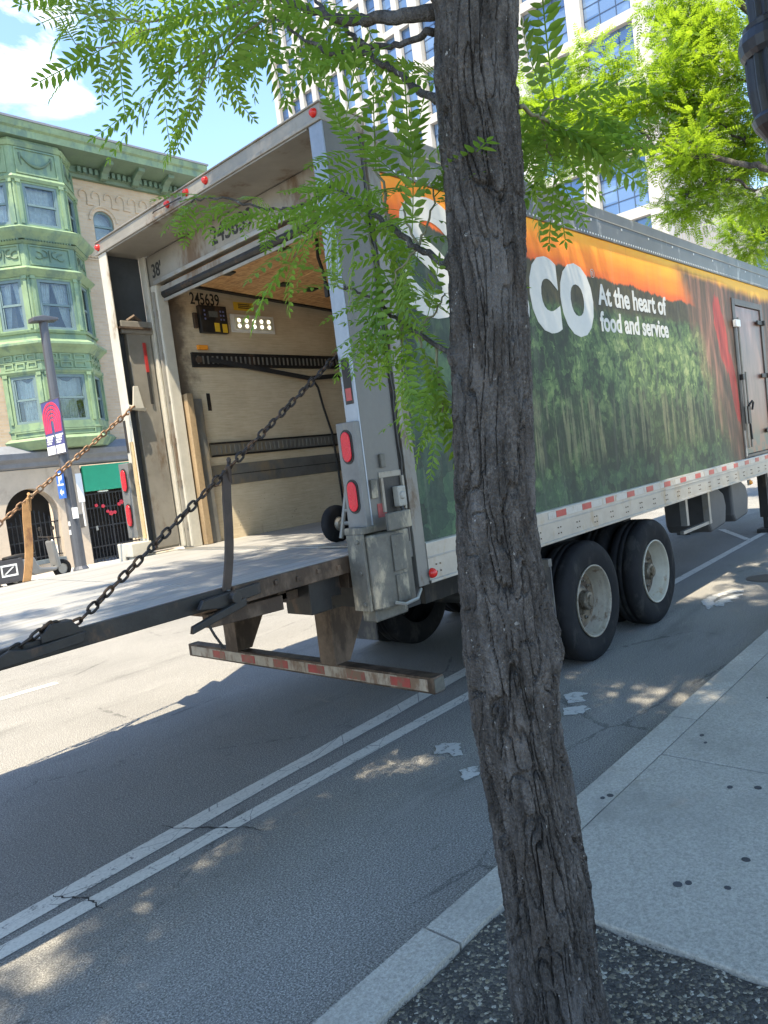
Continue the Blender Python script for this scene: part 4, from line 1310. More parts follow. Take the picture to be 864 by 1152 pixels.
# brick wall pierced by the arched window
X0, X1 = -14., 10.6
aw0, aw1, az0, azs = 7.50, 8.10, 9.0, 9.56
pts_l = [(X0, 3.3), (aw0, 3.3), (aw0, 10.62), (X0, 10.62)]
mb.prism(pts_l, 'y', FY, FY + .35)
mb.prism([(aw1, 3.3), (X1, 3.3), (X1, 10.62), (aw1, 10.62)], 'y', FY, FY + .35)
mb.prism([(aw0, 3.3), (aw1, 3.3), (aw1, az0), (aw0, az0)], 'y', FY, FY + .35)
arc = [(7.8 + .30 * math.cos(math.pi - math.pi * k / 16), azs + .30 * math.sin(math.pi * k / 16)) for k in range(17)]
for k in range(16):
    mb.prism([arc[k], arc[k + 1], (arc[k + 1][0], 10.62), (arc[k][0], 10.62)], 'y', FY, FY + .35)
mb.box(X1 - .35, X1, FY + .351, FY + 16, 0, 10.6)
wall = mb.build('brick_wall', M_BRICK, GB)
b = MB()
for k in range(10):
    xc = 7.30 + k * .365
    if xc > 10.4: break
    ring = [(xc + .115 * math.cos(math.pi - math.pi * q / 8), FY - .012, 10.22 + .13 * math.sin(math.pi * q / 8)) for q in range(9)]
    b.tube([(ring[0][0], FY - .012, 10.16)] + ring + [(ring[-1][0], FY - .012, 10.02)], .028, 6)
    b.box(xc + .08, xc + .28, FY - .035, FY + .01, 9.96, 10.03)
b.build('arcade_moulding', M_BRICK, wall)
b = MB()
for k in range(36):
    b.lathe([(0, -.04), (.05, -.03), (.06, 0)], (7.2 + k * .095, FY, 8.55), 'y', 8)
b.box(7.1, 10.6, FY - .03, FY + .01, 8.44, 8.48)
b.build('string_course', M_BRICK, wall)
b = MB()
ring = [(7.8 + .40 * math.cos(math.pi - math.pi * q / 16), FY - .005, azs + .40 * math.sin(math.pi * q / 16)) for q in range(17)]
b.tube(ring, .035, 6)
b.build('arch_moulding', M_BRICK, wall)
b = MB()
b.tube([(aw0 + .025, FY + .09, az0)] + [(7.8 + .275 * math.cos(math.pi - math.pi * q / 16), FY + .09, azs + .275 * math.sin(math.pi * q / 16)) for q in range(17)] + [(aw1 - .025, FY + .09, az0)], .035, 6)
b.box(aw0, aw1, FY + .06, FY + .12, 9.40, 9.46); b.box(aw0, aw1, FY + .05, FY + .13, 9.0, 9.05)
awn = b.build('arched_window', M_SASH, GB)
b = MB(); b.prism([(aw0 + .01, az0 + .02)] + [(7.8 + .29 * (p[0] - 7.8) / .30, azs + .29 * (p[1] - azs) / .30) for p in arc] + [(aw1 - .01, az0 + .02)], 'y', FY + .095, FY + .10)
b.build('pane', M_PANE, awn)
b = MB(); b.box(aw0, aw1, FY + .30, FY + .33, 9.0, 9.9); b.build('curtain', M_CURT, awn)
# cornice
mb = MB()
prof = [(16.6, 10.62), (16.38, 10.62), (16.36, 10.70), (16.30, 10.72), (16.30, 10.88), (15.72, 11.0), (15.62, 11.02), (15.60, 11.18), (15.54, 11.22), (15.50, 11.36), (15.55, 11.42), (16.6, 11.5)]
mb.prism(prof, 'x', X0, X1 + .25)
cor = mb.build('cornice', M_GREEND, GB)
b = MB(); b.prism([(15.62, 11.02), (15.596, 11.18), (15.53, 11.22), (15.49, 11.36), (15.60, 11.36), (15.66, 11.1)], 'x', X0, X1 + .26); b.build('fascia', M_GREEN, cor)
b = MB(); b.prism([(15.47, 11.365), (15.47, 11.42), (16.6, 11.53), (16.6, 11.48)], 'x', X0, X1 + .3); b.build('roof_edge', M_BELT, cor)
x = 7.1
while x < X1:
    b = MB(); b.box(x, x + .09, 16.20, 16.31, 10.72, 10.86); b.build('dentil', M_GREEND, cor)
    x += .165
for x in (7.75, 8.7, 9.65, 10.5):
    b = MB(); b.prism([(16.32, 10.62), (16.20, 10.64), (16.12, 10.76), (15.95, 10.86), (15.78, 10.90), (15.76, 10.995), (16.32, 10.995)], 'x', x, x + .2)
    b.build('bracket', M_GREEND, cor, bevel=.012)
# bay
P = [Vector((4.42, FY, 0)), Vector((5.13, 15.75, 0)), Vector((6.40, 15.75, 0)), Vector((7.06, FY, 0))]
faces = []
for i in range(3):
    u = (P[i + 1] - P[i]); L = u.length; u = u / L
    n = Vector((u.y, -u.x, 0))
    faces.append((P[i], u, n, L))
def ringpoly(off):
    """plan outline of the bay pushed outwards by off"""
    q = []
    for i, (o, u, n, L) in enumerate(faces):
        q.append((o + n * off, u))
    pts = []
    a0 = q[0]; 
    t = (FY + .02 - a0[0].y) / a0[1].y
    pts.append(a0[0] + a0[1] * t)
    for i in range(2):
        (p, r), (p2, r2) = q[i], q[i + 1]
        det = r.x * (-r2.y) + r2.x * r.y
        dx, dy = p2.x - p.x, p2.y - p.y
        tt = (dx * (-r2.y) + r2.x * dy) / det
        pts.append(p + r * tt)
    a2 = q[2]
    t = (FY + .02 - a2[0].y) / a2[1].y
    pts.append(a2[0] + a2[1] * t)
    return [(v.x, v.y) for v in pts]
bay = MB()
def band(b, off0, off1, z0, z1):
    """moulding that changes projection from z0 to z1"""
    A, B_ = ringpoly(off0), ringpoly(off1)
    n = 4
    vs = [(x, y, z0) for x, y in A] + [(x, y, z1) for x, y in B_]
    b.add(vs, [(3, 2, 1, 0), (4, 5, 6, 7), (0, 1, 5, 4), (1, 2, 6, 5), (2, 3, 7, 6), (3, 0, 4, 7)])
# storeys: (window bottom, top)
ST = [(3.97, 5.16), (6.30, 7.55), (8.90, 9.92)]
core = MB()
for z0, z1 in ((3.42, 3.97), (5.16, 6.30), (7.55, 8.90), (9.92, 11.02)):
    band(core, 0, 0, z0, z1)
WI = .20                       # pier width beside each window
for (o, u, n, L) in faces:
    for (z0, z1) in ST:
        core.fbox(o, u, n, 0.0, WI, -.15, 0., z0, z1)
        core.fbox(o, u, n, L - WI, L, -.15, 0., z0, z1)
bayo = core.build('bay_window', M_GREEN, GB)
b = MB()
for o0, o1, z0, z1 in ((.0, .10, 3.30, 3.46), (.10, .13, 3.462, 3.52), (.13, .04, 3.522, 3.60), (.03, .03, 3.78, 3.83),
                       (.02, .05, 5.20, 5.26), (.05, .05, 5.262, 5.31), (.03, .03, 5.50, 5.53), (.03, .12, 5.70, 5.82), (.12, .20, 5.822, 5.90), (.20, .20, 5.902, 5.96), (.17, .03, 5.962, 6.05), (.04, .06, 6.20, 6.26),
                       (.03, .08, 7.60, 7.66), (.08, .16, 7.662, 7.76), (.16, .05, 7.762, 7.84),
                       (.03, .10, 8.40, 8.46), (.10, .22, 8.50, 8.66), (.22, .26, 8.662, 8.74), (.24, .06, 8.742, 8.84),
                       (.03, .06, 9.97, 10.04), (.06, .03, 10.042, 10.10), (.03, .08, 10.80, 10.90)):
    band(b, o0, o1, z0, z1)
b.build('bay_moulding', M_GREEN, bayo)
b = MB()
for fi, (o, u, n, L) in enumerate(faces):
    k = .03
    while k < L - .05:
        b.fbox(o, u, n, k, k + .035, .0, .11, 8.462, 8.50)
        k += .07
    # panels and pilasters
    for (z0, z1, nn) in ((10.14, 10.78, 1), (7.88, 8.38, 1), (5.33, 5.49, 3), (5.54, 5.69, 3), (3.62, 3.77, 1)):
        w = (L - .16) / nn
        for q in range(nn):
            a0, a1 = .08 + q * w + .03, .08 + (q + 1) * w - .03
            for (s0, s1, t0, t1) in ((a0, a1, z1 - .035, z1), (a0, a1, z0, z0 + .035), (a0, a0 + .035, z0 + .035, z1 - .035), (a1 - .035, a1, z0 + .035, z1 - .035)):
                b.fbox(o, u, n, s0, s1, .0, .03, t0, t1)
    for (z0, z1) in ST:
        for a in (.05, L - .13):
            b.fbox(o, u, n, a, a + .08, 0, .035, z0, z1 - .02)
            b.fbox(o, u, n, a - .02, a + .10, 0, .055, z1 - .02, z1 + .06)
b.build('bay_panel_trim', M_GREEN, bayo)
# carved swags and scrolls
b = MB()
for (o, u, n, L) in faces:
    c = L / 2
    w = L / 2 - .25
    k3 = lambda a, z, d=.012: o + u * a + n * d + Vector((0, 0, z))
    sw_ = [k3(c - w + 2 * w * i / 12, 10.62 - .26 * (1 - (2 * i / 12 - 1) ** 2), .025) for i in range(13)]
    b.tube(sw_, [.02 + .02 * (1 - abs(2 * i / 12 - 1)) for i in range(13)], 6)
    for e in (-1, 1):
        b.tube([k3(c + e * w, 10.66), k3(c + e * w * 1.02, 10.5), k3(c + e * w * .96, 10.36)], [.03, .025, .01], 6)
        for q in (0, 1):
            pts = []
            for i in range(15):
                a = i / 14 * 4.4
                r = .14 * (1 - i / 20)
                pts.append(k3(c + e * (.16 + .02 * q + r * math.cos(a + 1.5) * (1.25 if q else 1) + q * .13), 8.13 + (.03 - .05 * q) + r * math.sin(a + 1.5) * .85, .018))
            b.tube(pts, .014, 5)
    b.tube([k3(c, 8.28), k3(c, 8.0)], [.035, .015], 6)
b.build('carved_ornament', M_GREEND, bayo)
ncurt = 0
for si, (z0, z1) in enumerate(ST):
    for fi, (o, u, n, L) in enumerate(faces):
        b = MB()
        a0, a1 = WI, L - WI
        for (s0, s1, t0, t1) in ((a0, a0 + .06, z0, z1), (a1 - .06, a1, z0, z1), (a0 + .06, a1 - .06, z1 - .07, z1), (a0 + .06, a1 - .06, z0, z0 + .06)):
            b.fbox(o, u, n, s0, s1, -.12, -.02, t0, t1)
        zm = z0 + (z1 - z0) * .5
        b.fbox(o, u, n, a0 + .06, a1 - .06, -.10, -.045, zm - .025, zm + .03)
        for (s0, s1) in ((a0 + .06, a0 + .095), (a1 - .095, a1 - .06)):
            b.fbox(o, u, n, s0, s1, -.09, -.055, z0 + .06, zm - .025)
            b.fbox(o, u, n, s0, s1, -.075, -.04, zm + .03, z1 - .07)
        w_ = b.build('window', M_SASH, GB)
        b = MB()
        b.fbox(o, u, n, a0 + .07, a1 - .07, -.062, -.058, zm, z1 - .07)
        b.fbox(o, u, n, a0 + .07, a1 - .07, -.078, -.074, z0 + .06, zm)
        b.build('pane', M_PANE, w_)
        # curtains: folded sheets
        b = MB()
        def sheetc(f):
            nu = 26
            vs, fs = [], []
            for i in range(nu + 1):
                s = i / nu
                for j in range(9):
                    t_ = j / 8
                    a, zz = f(s, t_)
                    q = o + u * a + n * (-.20 + .018 * math.sin(s * 40 + t_ * 1.2)) + Vector((0, 0, zz))
                    vs.append(q)
            for i in range(nu):
                for j in range(8):
                    fs.append((i * 9 + j, (i + 1) * 9 + j, (i + 1) * 9 + j + 1, i * 9 + j + 1))
            b.add(vs, fs)
        if si == 1:
            sheetc(lambda s, t_: (a0 + (a1 - a0) * (s * (.22 + .24 * t_ ** .7)), z0 + .05 + (z1 - z0 - .1) * t_))
            sheetc(lambda s, t_: (a1 - (a1 - a0) * (s * (.20 + .28 * t_ ** .7)), z0 + .05 + (z1 - z0 - .1) * t_))
        elif si == 0:
            sheetc(lambda s, t_: (a0 + (a1 - a0) * s, zm - .1 + .06 * math.sin(s * 9) + (z1 - zm) * t_))
            sheetc(lambda s, t_: (a0 + (a1 - a0) * (.25 + .5 * s), z0 + (zm - z0) * t_))
        else:
            sheetc(lambda s, t_: (a0 + (a1 - a0) * s, z0 + .05 + (z1 - z0 - .1) * t_))
        b.build('curtain', M_CURT, w_)
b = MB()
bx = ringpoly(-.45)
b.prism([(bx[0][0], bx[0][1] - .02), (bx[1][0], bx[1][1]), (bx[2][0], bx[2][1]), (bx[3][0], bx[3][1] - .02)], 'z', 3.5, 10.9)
b.build('room_dark_backing', M_DARK, GB)
# a second bay of the same make further left on the facade
def copy_tree(o, parent, d):
    c = o.copy(); COL.objects.link(c); c.parent = parent
    c.location = Vector(o.location) + Vector((d, 0, 0))
    for ch in list(o.children):
        copy_tree(ch, c, 0)
for o in [q for q in GB.children if q.name.split('.')[0] in ('bay_window', 'window', 'room_dark_backing')]:
    copy_tree(o, GB, -8.2)
# belt and ground floor
b = MB()
b.prism([(FY - .02, 2.84), (FY - .14, 2.90), (FY - .16, 3.0), (FY - .30, 3.10), (FY - .33, 3.24), (FY - .05, 3.46), (FY + .3, 3.46), (FY + .3, 2.84)], 'x', X0, X1)
b.build('belt_course', M_BELT, GB)
gl = MB()
ax0, ax1, zs, az = 3.95, 5.30, 1.62, .38
axc, ar = (ax0 + ax1) / 2, (ax1 - ax0) / 2
arc = [(axc + ar * math.cos(math.pi - math.pi * k / 20), zs + ar * 1.08 * math.sin(math.pi * k / 20)) for k in range(21)]
gx0, gx1 = 6.02, 7.75
gl.prism([(X0, .0), (ax0, .0), (ax0, 2.84), (X0, 2.84)], 'y', FY - .06, FY + .34)
gl.prism([(ax1, .0), (gx0, .0), (gx0, 2.84), (ax1, 2.84)], 'y', FY - .06, FY + .34)
gl.prism([(gx1, .0), (X1, .0), (X1, 2.84), (gx1, 2.84)], 'y', FY - .06, FY + .34)
gl.prism([(ax0, 0), (ax1, 0), (ax1, az), (ax0, az)], 'y', FY - .06, FY + .34)
for k in range(20):
    gl.prism([arc[k], arc[k + 1], (arc[k + 1][0], 2.84), (arc[k][0], 2.84)], 'y', FY - .06, FY + .34)
gl.build('ground_floor_wall', M_STUCCO, GB)
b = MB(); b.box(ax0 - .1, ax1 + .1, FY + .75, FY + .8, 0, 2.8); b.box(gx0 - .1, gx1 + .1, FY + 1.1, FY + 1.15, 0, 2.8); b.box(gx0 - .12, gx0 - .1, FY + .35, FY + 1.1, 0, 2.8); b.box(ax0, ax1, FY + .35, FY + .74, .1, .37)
b.build('shop_dark_backing', M_DARK, GB)
b = MB()
k = ax0 + .05
while k < ax1:
    top = zs + ar * 1.05 * math.sqrt(max(0, 1 - ((k - axc) / ar) ** 2)) - .35
    b.tube([(k, FY + .10, az), (k, FY + .10, max(top, zs - .1) - .25)], .012, 5)
    b.lathe([(.022, 0), (0, .08)], (k, FY + .10, max(top, zs - .1) - .25), 'z', 6)
    k += .12
for zz in (.55, .98, 1.42):
    b.box(ax0, ax1, FY + .09, FY + .11, zz, zz + .03)
b.build('window_grille', M_IRON, GB)
b = MB(); b.box(ax0, ax1, FY - .08, FY + .2, az - .002, az + .10); b.build('window_sill', pm('painted sill', (.10, .12, .13), .6), GB)
b = MB()
k = gx0 + .06
while k < gx1:
    b.tube([(k, FY + .05, .16), (k, FY + .05, 2.02)], .013, 5)
    k += .10
for zz in (.22, .55, 1.1, 1.62, 2.0):
    b.box(gx0, gx1, FY + .035, FY + .065, zz, zz + .035)
for xx in (gx0, gx0 + .72, gx1 - .05):
    b.box(xx, xx + .05, FY + .03, FY + .07, .15, 2.04)
gate = b.build('iron_gate', M_IRON, GB)
b = MB(); b.box(gx0 + .24, gx0 + .30, FY + .01, FY + .03, 1.02, 1.14); b.build('gate_lock', M_ALU, gate)
b = MB(); b.box(gx0 + .05, gx1, FY - .10, FY - .0, 2.10, 2.80); b.build('green_fascia', M_AWN, GB, bevel=.01)
b = MB(); b.box(gx0 + .45, gx0 + .72, FY - .02, FY + .06, 2.05, 2.09); b.build('porch_lamp', M_WHITEP, GB)
b = MB(); b.box(5.56, 5.92, FY - .075, FY - .06, 1.16, 1.52); b.build('wall_plaque', pm('bronze plaque', (.13, .11, .09), .5, .3), GB)
hg = MB()
for (xx, zz, r) in ((6.36, 1.70, .045), (6.55, 1.66, .05), (6.75, 1.44, .065), (6.86, 1.45, .05), (7.02, 1.66, .05), (7.10, 1.71, .06), (6.66, 1.5, .045)):
    for q in range(5):
        a = q * 1.256
        hg.lathe([(0, -.02), (r * .6, -.01), (r * .6, .01), (0, .02)], (xx + r * .5 * math.cos(a), FY + .02, zz + r * .5 * math.sin(a)), 'y', 7)
tag(hg.build('red_garland', M_REDDEC), 'string of red decorations hung on the black iron gate', 'decoration')

# ---- street pole with banner across the road
sp = thing('street_pole', (4.33, 13.5, .15), 'tall dark grey street pole with a flat lamp head on the far sidewalk', 'street light')
b = MB(); b.lathe([(.17, .15), (.17, .35), (.13, .42), (.125, 2.2), (.105, 3.6), (.09, 5.95), (0, 5.96)], (4.33, 13.5, 0), 'z', 14)
pole = b.build('pole', M_POLE, sp)
b = MB(); b.prism([(4.05, 5.88), (4.62, 5.94), (4.64, 6.0), (4.3, 6.04), (4.06, 5.98)], 'y', 13.36, 13.64); b.build('lamp_head', M_POLE, sp, bevel=.02)
b = MB(); b.box(4.27, 4.39, 13.34, 13.38, 1.5, 1.75); b.box(4.20, 4.215, 13.43, 13.5, 1.35, 1.45); b.box(4.2, 4.215, 13.45, 13.52, 1.15, 1.26); b.build('sticker', M_WHITEP, pole)
bn = thing('street_banner', (4.2, 13.5, 2.95), 'navy banner with red arches and white lettering on the street pole', 'banner')
for y0, y1 in ((13.53, 13.97), (13.05, 13.49)):
    yc = 13.51
    b = MB(); b.box(4.195, 4.203, y0, y1, 2.98, 4.16)
    pn = b.build('banner_panel', M_NAVY, bn)
    b = MB()
    for r in (.06, .15, .24, .33, .42):
        pts = []
        for k in range(9):
            a = (math.pi / 2) * k / 8
            sy = 1 if y0 > 13.5 else -1
            pts.append((yc + sy * (.02 + (r + .055) * math.cos(a)), 3.66 + (r + .055) * 1.0 * math.sin(a)))
        for k in range(8, -1, -1):
            a = (math.pi / 2) * k / 8
            pts.append((yc + sy * (.02 + r * math.cos(a)), 3.66 + r * 1.0 * math.sin(a)))
        pts2 = [(yc + sy * (.02 + r), 3.46), (yc + sy * (.02 + r + .055), 3.46)] + pts[:9] + pts[9:]
        pts2 = [p for p in pts2 if y0 - .001 <= p[0] <= y1 + .001]
        if len(pts2) > 4:
            b.prism(pts2, 'x', 4.19, 4.1945)
    b.build('red_arches', M_BANRED, pn)
    b = MB(); b.box(4.19, 4.1945, y0 + .01, y1 - .01, 2.985, 3.17)
    for q, (w0, w1) in enumerate(((.04, .40), (.08, .33), (.05, .30), (.06, .22))):
        k = y1 - w0
        while k > y1 - w1 - .02:
            b.box(4.19, 4.1945, k - .045, k, 3.37 - q * .052, 3.405 - q * .052 + (.012 if q == 1 else 0))
            k -= .058
    b.build('white_print', M_BANW, pn)
b = MB(); b.tube([(4.205, 13.0, 4.17), (4.205, 14.0, 4.17)], .014, 6); b.tube([(4.205, 13.0, 2.96), (4.205, 14.0, 2.96)], .014, 6); b.box(4.2, 4.27, 13.46, 13.54, 4.13, 4.21); b.box(4.2, 4.27, 13.46, 13.54, 2.93, 2.99); b.build('banner_arm', M_POLE, bn)
ps = thing('parking_sign', (4.17, 13.3, 2.1), 'small blue and white sign on the street pole below the banner', 'sign')
b = MB(); b.box(4.175, 4.185, 13.33, 13.71, 1.98, 2.62); pl_ = b.build('sign_plate', M_BLUE, ps, bevel=.004)
b = MB(); b.box(4.171, 4.175, 13.37, 13.67, 2.27, 2.31); b.prism([(13.60, 2.55), (13.46, 2.55), (13.42, 2.50), (13.42, 2.43), (13.46, 2.39), (13.55, 2.39), (13.55, 2.32), (13.60, 2.32)], 'x', 4.171, 4.175)
b.prism([(13.62, 2.12), (13.52, 2.20), (13.52, 2.15), (13.42, 2.15), (13.42, 2.09), (13.52, 2.09), (13.52, 2.04)], 'x', 4.171, 4.175); b.build('sign_symbol', M_WHITEP, pl_)
b = MB(); b.box(4.175, 4.20, 13.34, 13.36, 1.96, 2.64); b.build('sign_bracket', M_POLE, ps)
ns = MB(); ns.box(4.46, 4.60, 13.37, 13.38, 1.85, 2.5); ns.box(4.52, 4.545, 13.375, 13.40, 1.30, 1.9)
tag(ns.build('white_sign', M_WHITEP), 'narrow white sign facing away on the right of the street pole', 'sign')

# ---- parked scooter with a crate
sc_ = thing('motor_scooter', (3.7, 14.3, .146), 'parked silver motor scooter in front of the arched iron-barred window', 'scooter', rz=.12)
def loc(b, name, m, **k): return b.build(name, m, sc_, local=True, **k)
for x in (-.55, .58):
    b = MB(); b.lathe([(.12, -.05), (.19, -.05), (.22, -.02), (.22, .02), (.19, .05), (.12, .05)], (x, 0, .22), 'y', 24); w = loc(b, 'wheel', M_RUBBER)
    b = MB(); b.lathe([(0, -.03), (.125, -.03), (.125, .03), (0, .03)], (x, 0, .22), 'y', 18); r = b.build('rim', M_ALU, w, local=True)
M_SCO = pm('silver scooter body', (.20, .205, .205), .35, .4, .12)
b = MB(); b.prism([(-.75, .45), (-.62, .60), (-.1, .62), (.0, .35), (.35, .30), (.46, .34), (.40, .22), (-.15, .20), (-.35, .34)], 'y', -.14, .14); loc(b, 'body', M_SCO, bevel=.04)
b = MB(); b.prism([(.40, .25), (.50, .30), (.42, .92), (.34, .90)], 'y', -.16, .16); loc(b, 'leg_shield', M_SCO, bevel=.03)
b = MB(); b.prism([(-.70, .61), (-.05, .63), (-.03, .72), (-.4, .73), (-.72, .70)], 'y', -.13, .13); loc(b, 'seat', M_BLACK, bevel=.03)
b = MB(); b.tube([(.58, 0, .22), (.42, 0, .80), (.37, 0, 1.0)], .03, 8); b.tube([(.30, -.32, 1.02), (.37, -.1, 1.0), (.37, .1, 1.0), (.30, .32, 1.02)], .016, 8); loc(b, 'handlebar', M_BLACK)
b = MB(); b.tube([(.32, .25, 1.03), (.34, .28, 1.16)], .006, 5); b.lathe([(0, -.01), (.05, -.01), (.05, .01), (0, .01)], (.34, .29, 1.2), 'x', 12); b.tube([(.32, -.25, 1.03), (.34, -.28, 1.16)], .006, 5); b.lathe([(0, -.01), (.05, -.01), (.05, .01), (0, .01)], (.34, -.29, 1.2), 'x', 12); loc(b, 'mirror', M_BLACK)
b = MB(); b.lathe([(0, .0), (.06, .0), (.07, -.04), (0, -.05)], (.45, 0, .86), 'x', 14); loc(b, 'headlight', M_LED)
cr_ = thing('delivery_crate', (2.98, 14.15, .30), 'black delivery crate with a pale printed mark behind the silver scooter', 'crate')
b = MB()
b.box(2.66, 3.28, 13.95, 14.4, .30, .33)
for (a0, a1, c0, c1) in ((2.66, 3.28, 13.95, 13.98), (2.66, 3.28, 14.37, 14.40), (2.66, 2.69, 13.98, 14.37), (3.25, 3.28, 13.98, 14.37)):
    b.box(a0, a1, c0, c1, .331, .80)
b.build('crate_shell', pm('dark grey crate', (.045, .045, .05), .5, 0., .2), cr_, bevel=.008)
b = MB(); b.box(2.80, 3.14, 13.944, 13.95, .44, .48); b.box(2.80, 3.14, 13.944, 13.95, .66, .70); b.box(2.80, 2.83, 13.944, 13.95, .48, .66); b.box(3.11, 3.14, 13.944, 13.95, .48, .66)
b.prism([(2.86, .50), (2.90, .50), (3.08, .64), (3.04, .64)], 'y', 13.944, 13.95); b.build('printed_mark', M_WHITEP, cr_)
b = MB()
for x in (2.75, 3.18):
    for y in (14.02, 14.32):
        b.lathe([(.05, -.02), (.07, -.02), (.07, .02), (.05, .02)], (x, y, .216), 'y', 12); b.box(x - .012, x + .012, y - .03, y + .03, .20, .30)
b.build('castor', M_BLACK, cr_)

# ================================================================== white office tower
TW = thing('office_tower', (80, 56, 0), 'tall white stone office tower with blue gridded windows far behind the trailer', 'tower')
X = 80.
RH = 6.9
rows = [25.9 + RH * k for k in range(-3, 8)]           # spandrel centre heights
Y0, YS, Y1 = 27.2, 57.4, 86.0
mb = MB()
mb.box(X + .9, X + 30, Y0 + .35, Y1, 0, rows[-1] + 4)
mb.build('tower_core', M_TGLASS, TW)
mb = MB()
pier = []
BW = 7.45
k = 0
y = Y0
ys = []
while y < YS - 1:
    ys.append(y)
    mb.box(X - .35, X + 1.2, y, y + 1.75, 0, rows[-1] + 4)
    y += BW
mb.box(X - .35, X + 1.2, YS - .3, YS + 1.2, 0, rows[-1] + 4)
y = YS + 1.2
ys2 = []
while y < Y1 - .8:
    ys2.append(y + 1.95)
    mb.box(X - .2, X + 1.2, y + 1.95, y + 2.85, 0, rows[-1] + 4)
    y += 2.85
for z in rows:
    mb.box(X - .25, X + 1.1, Y0 + .05, YS, z - .55, z + .55)
    mb.box(X - .12, X + 1.1, YS + .05, Y1 - .1, z - .42, z + .42)
for yy, zr in ((ys[1] + 1.75, 5), (ys[1] + 1.75, 3), (ys[3] + 1.75, 4)):
    mb.box(X - 1.1, X - .26, yy - .2, yy + BW - 1.6, rows[zr] - .55, rows[zr] + .3)
mb.box(X + .2, X + 30, Y0 + .1, Y0 + .34, 0, 15)
mb.build('stone_frame', M_TSTONE, TW)
def win_mesh(w, h, nx, ny):
    b = MB()
    for i in range(1, nx):
        b.box(X + .42, X + .55, w * i / nx - .045, w * i / nx + .045, 0, h)
    for j in range(1, ny):
        b.box(X + .43, X + .54, 0, w, h * j / ny - .05, h * j / ny + .05)
    b.box(X + .41, X + .56, 0, w, 0, .16)
    b.box(X + .415, X + .555, 0, .07, .16, h); b.box(X + .415, X + .555, w - .07, w, .16, h)
    return b
M_MULL = pm('dark blue mullion', (.05, .07, .11), .4, .3)
def winset(proto_w, h, nx, ny, spots):
    a = win_mesh(proto_w, h, nx, ny).build('window', M_MULL, None)
    g = MB().box(X + .47, X + .50, 0, proto_w, 0, h).build('pane', M_TGLASS, None)
    first = True
    for (yy, zz) in spots:
        o = a if first else a.copy()
        q = g if first else g.copy()
        if not first:
            COL.objects.link(o); COL.objects.link(q)
        o.parent = TW
        o.location = Vector((0, yy, zz)) - TW.location
        q.parent = o
        q.location = (0, 0, 0)
        first = False
winset(BW - 1.75, RH - 1.1, 3, 4, [(yy + 1.75, z + .55) for yy in ys for z in rows[:-1] if z > 11])
winset(1.95, RH - .84, 1, 4, [(yy - 1.95, z + .42) for yy in ys2 for z in rows[:-1] if z > 38])
b = MB()
x = X + 1.25
while x < X + 30:
    b.box(x, x + .26, Y0 + .0, Y0 + .36, 15, rows[-1] + 4)
    x += .95
for z in rows:
    b.box(X + 1.25, X + 30, Y0 + .1, Y0 + .36, z - .35, z + .35)
b.build('side_fins', M_TFIN, TW)

OB = thing('office_block', (118, 30, 0), 'lower pale gridded office block beyond the white tower', 'building')
b = MB(); b.box(118.4, 140, 8, 43, 0, 33.5); b.build('glazing', M_TGLASS, OB)
b = MB()
for k in range(12):
    b.box(118, 118.6, 8 + k * 3, 8.7 + k * 3, 0, 34)
for k in range(9):
    b.box(118.1, 118.55, 8, 43, 2 + k * 4., 2.8 + k * 4.)
b.box(118, 140, 8, 43, 33.6, 34.4)
b.build('grid_frame', M_TFIN, OB)

# ================================================================== ornamental lamp post on the kerb
LP = thing('ornamental_lamp_post', (4.2, -1.28, .15), 'black fluted ornamental lamp post at the upper right edge beside the trailer', 'street light')
def fluted(b, prof, c, n=16, dep=.1):
    vs, fs = [], []
    m = len(prof); N = n * 4
    for k in range(N):
        t = 2 * math.pi * k / N
        fl = 1 - dep * (.5 - .5 * math.cos(t * n))
        for r, h in prof:
            vs.append((c[0] + r * fl * math.cos(t), c[1] + r * fl * math.sin(t), c[2] + h))
    for k in range(N):
        for j in range(m - 1):
            a = k * m + j; q = ((k + 1) % N) * m + j
            fs.append((a, q, q + 1, a + 1))
    b.add(vs, fs)
LC = (4.2, -1.28, 0)
b = MB(); fluted(b, [(.19, .15), (.19, .55), (.16, .75), (.14, 1.1), (.105, 1.2), (.09, 4.0)], LC); b.build('post', M_LAMPIRON, LP)
b = MB()
b.lathe([(.09, 3.98), (.12, 4.02), (.13, 4.08), (.10, 4.14), (.12, 4.2), (.19, 4.30), (.21, 4.36), (.185, 4.40)], LC, 'z', 24)
b.build('collar', M_LAMPIRON, LP)
b = MB(); b.lathe([(.22, 4.86), (.25, 4.90), (.265, 4.98), (.25, 5.05), (.215, 5.08), (.22, 5.12), (.16, 5.16)], LC, 'z', 24)
b.build('collar', M_LAMPIRON, LP)
b = MB(); fluted(b, [(.185, 4.39), (.215, 4.6), (.225, 4.88)], LC, 14, .12); fluted(b, [(.16, 5.15), (.175, 5.4), (.22, 5.7), (.24, 6.0)], LC, 14, .12); b.build('fluted_capital', M_LAMPIRON, LP)
for s in (-1, 1):
    b = MB()
    b.tube([(4.2, -1.28, 5.1), (4.2 + s * .25, -1.38, 5.05), (4.2 + s * .45, -1.40, 5.15), (4.2 + s * .5, -1.40, 5.35)], .03, 8)
    arm = b.build('arm', M_LAMPIRON, LP)
    b = MB(); b.lathe([(.05, 5.34), (.14, 5.42), (.17, 5.55), (.15, 5.72), (.06, 5.84), (0, 5.86)], (4.2 + s * .5, -1.40, 0), 'z', 20); b.build('globe', pm('frosted globe', (.6, .6, .58), .3), LP, smooth=True)
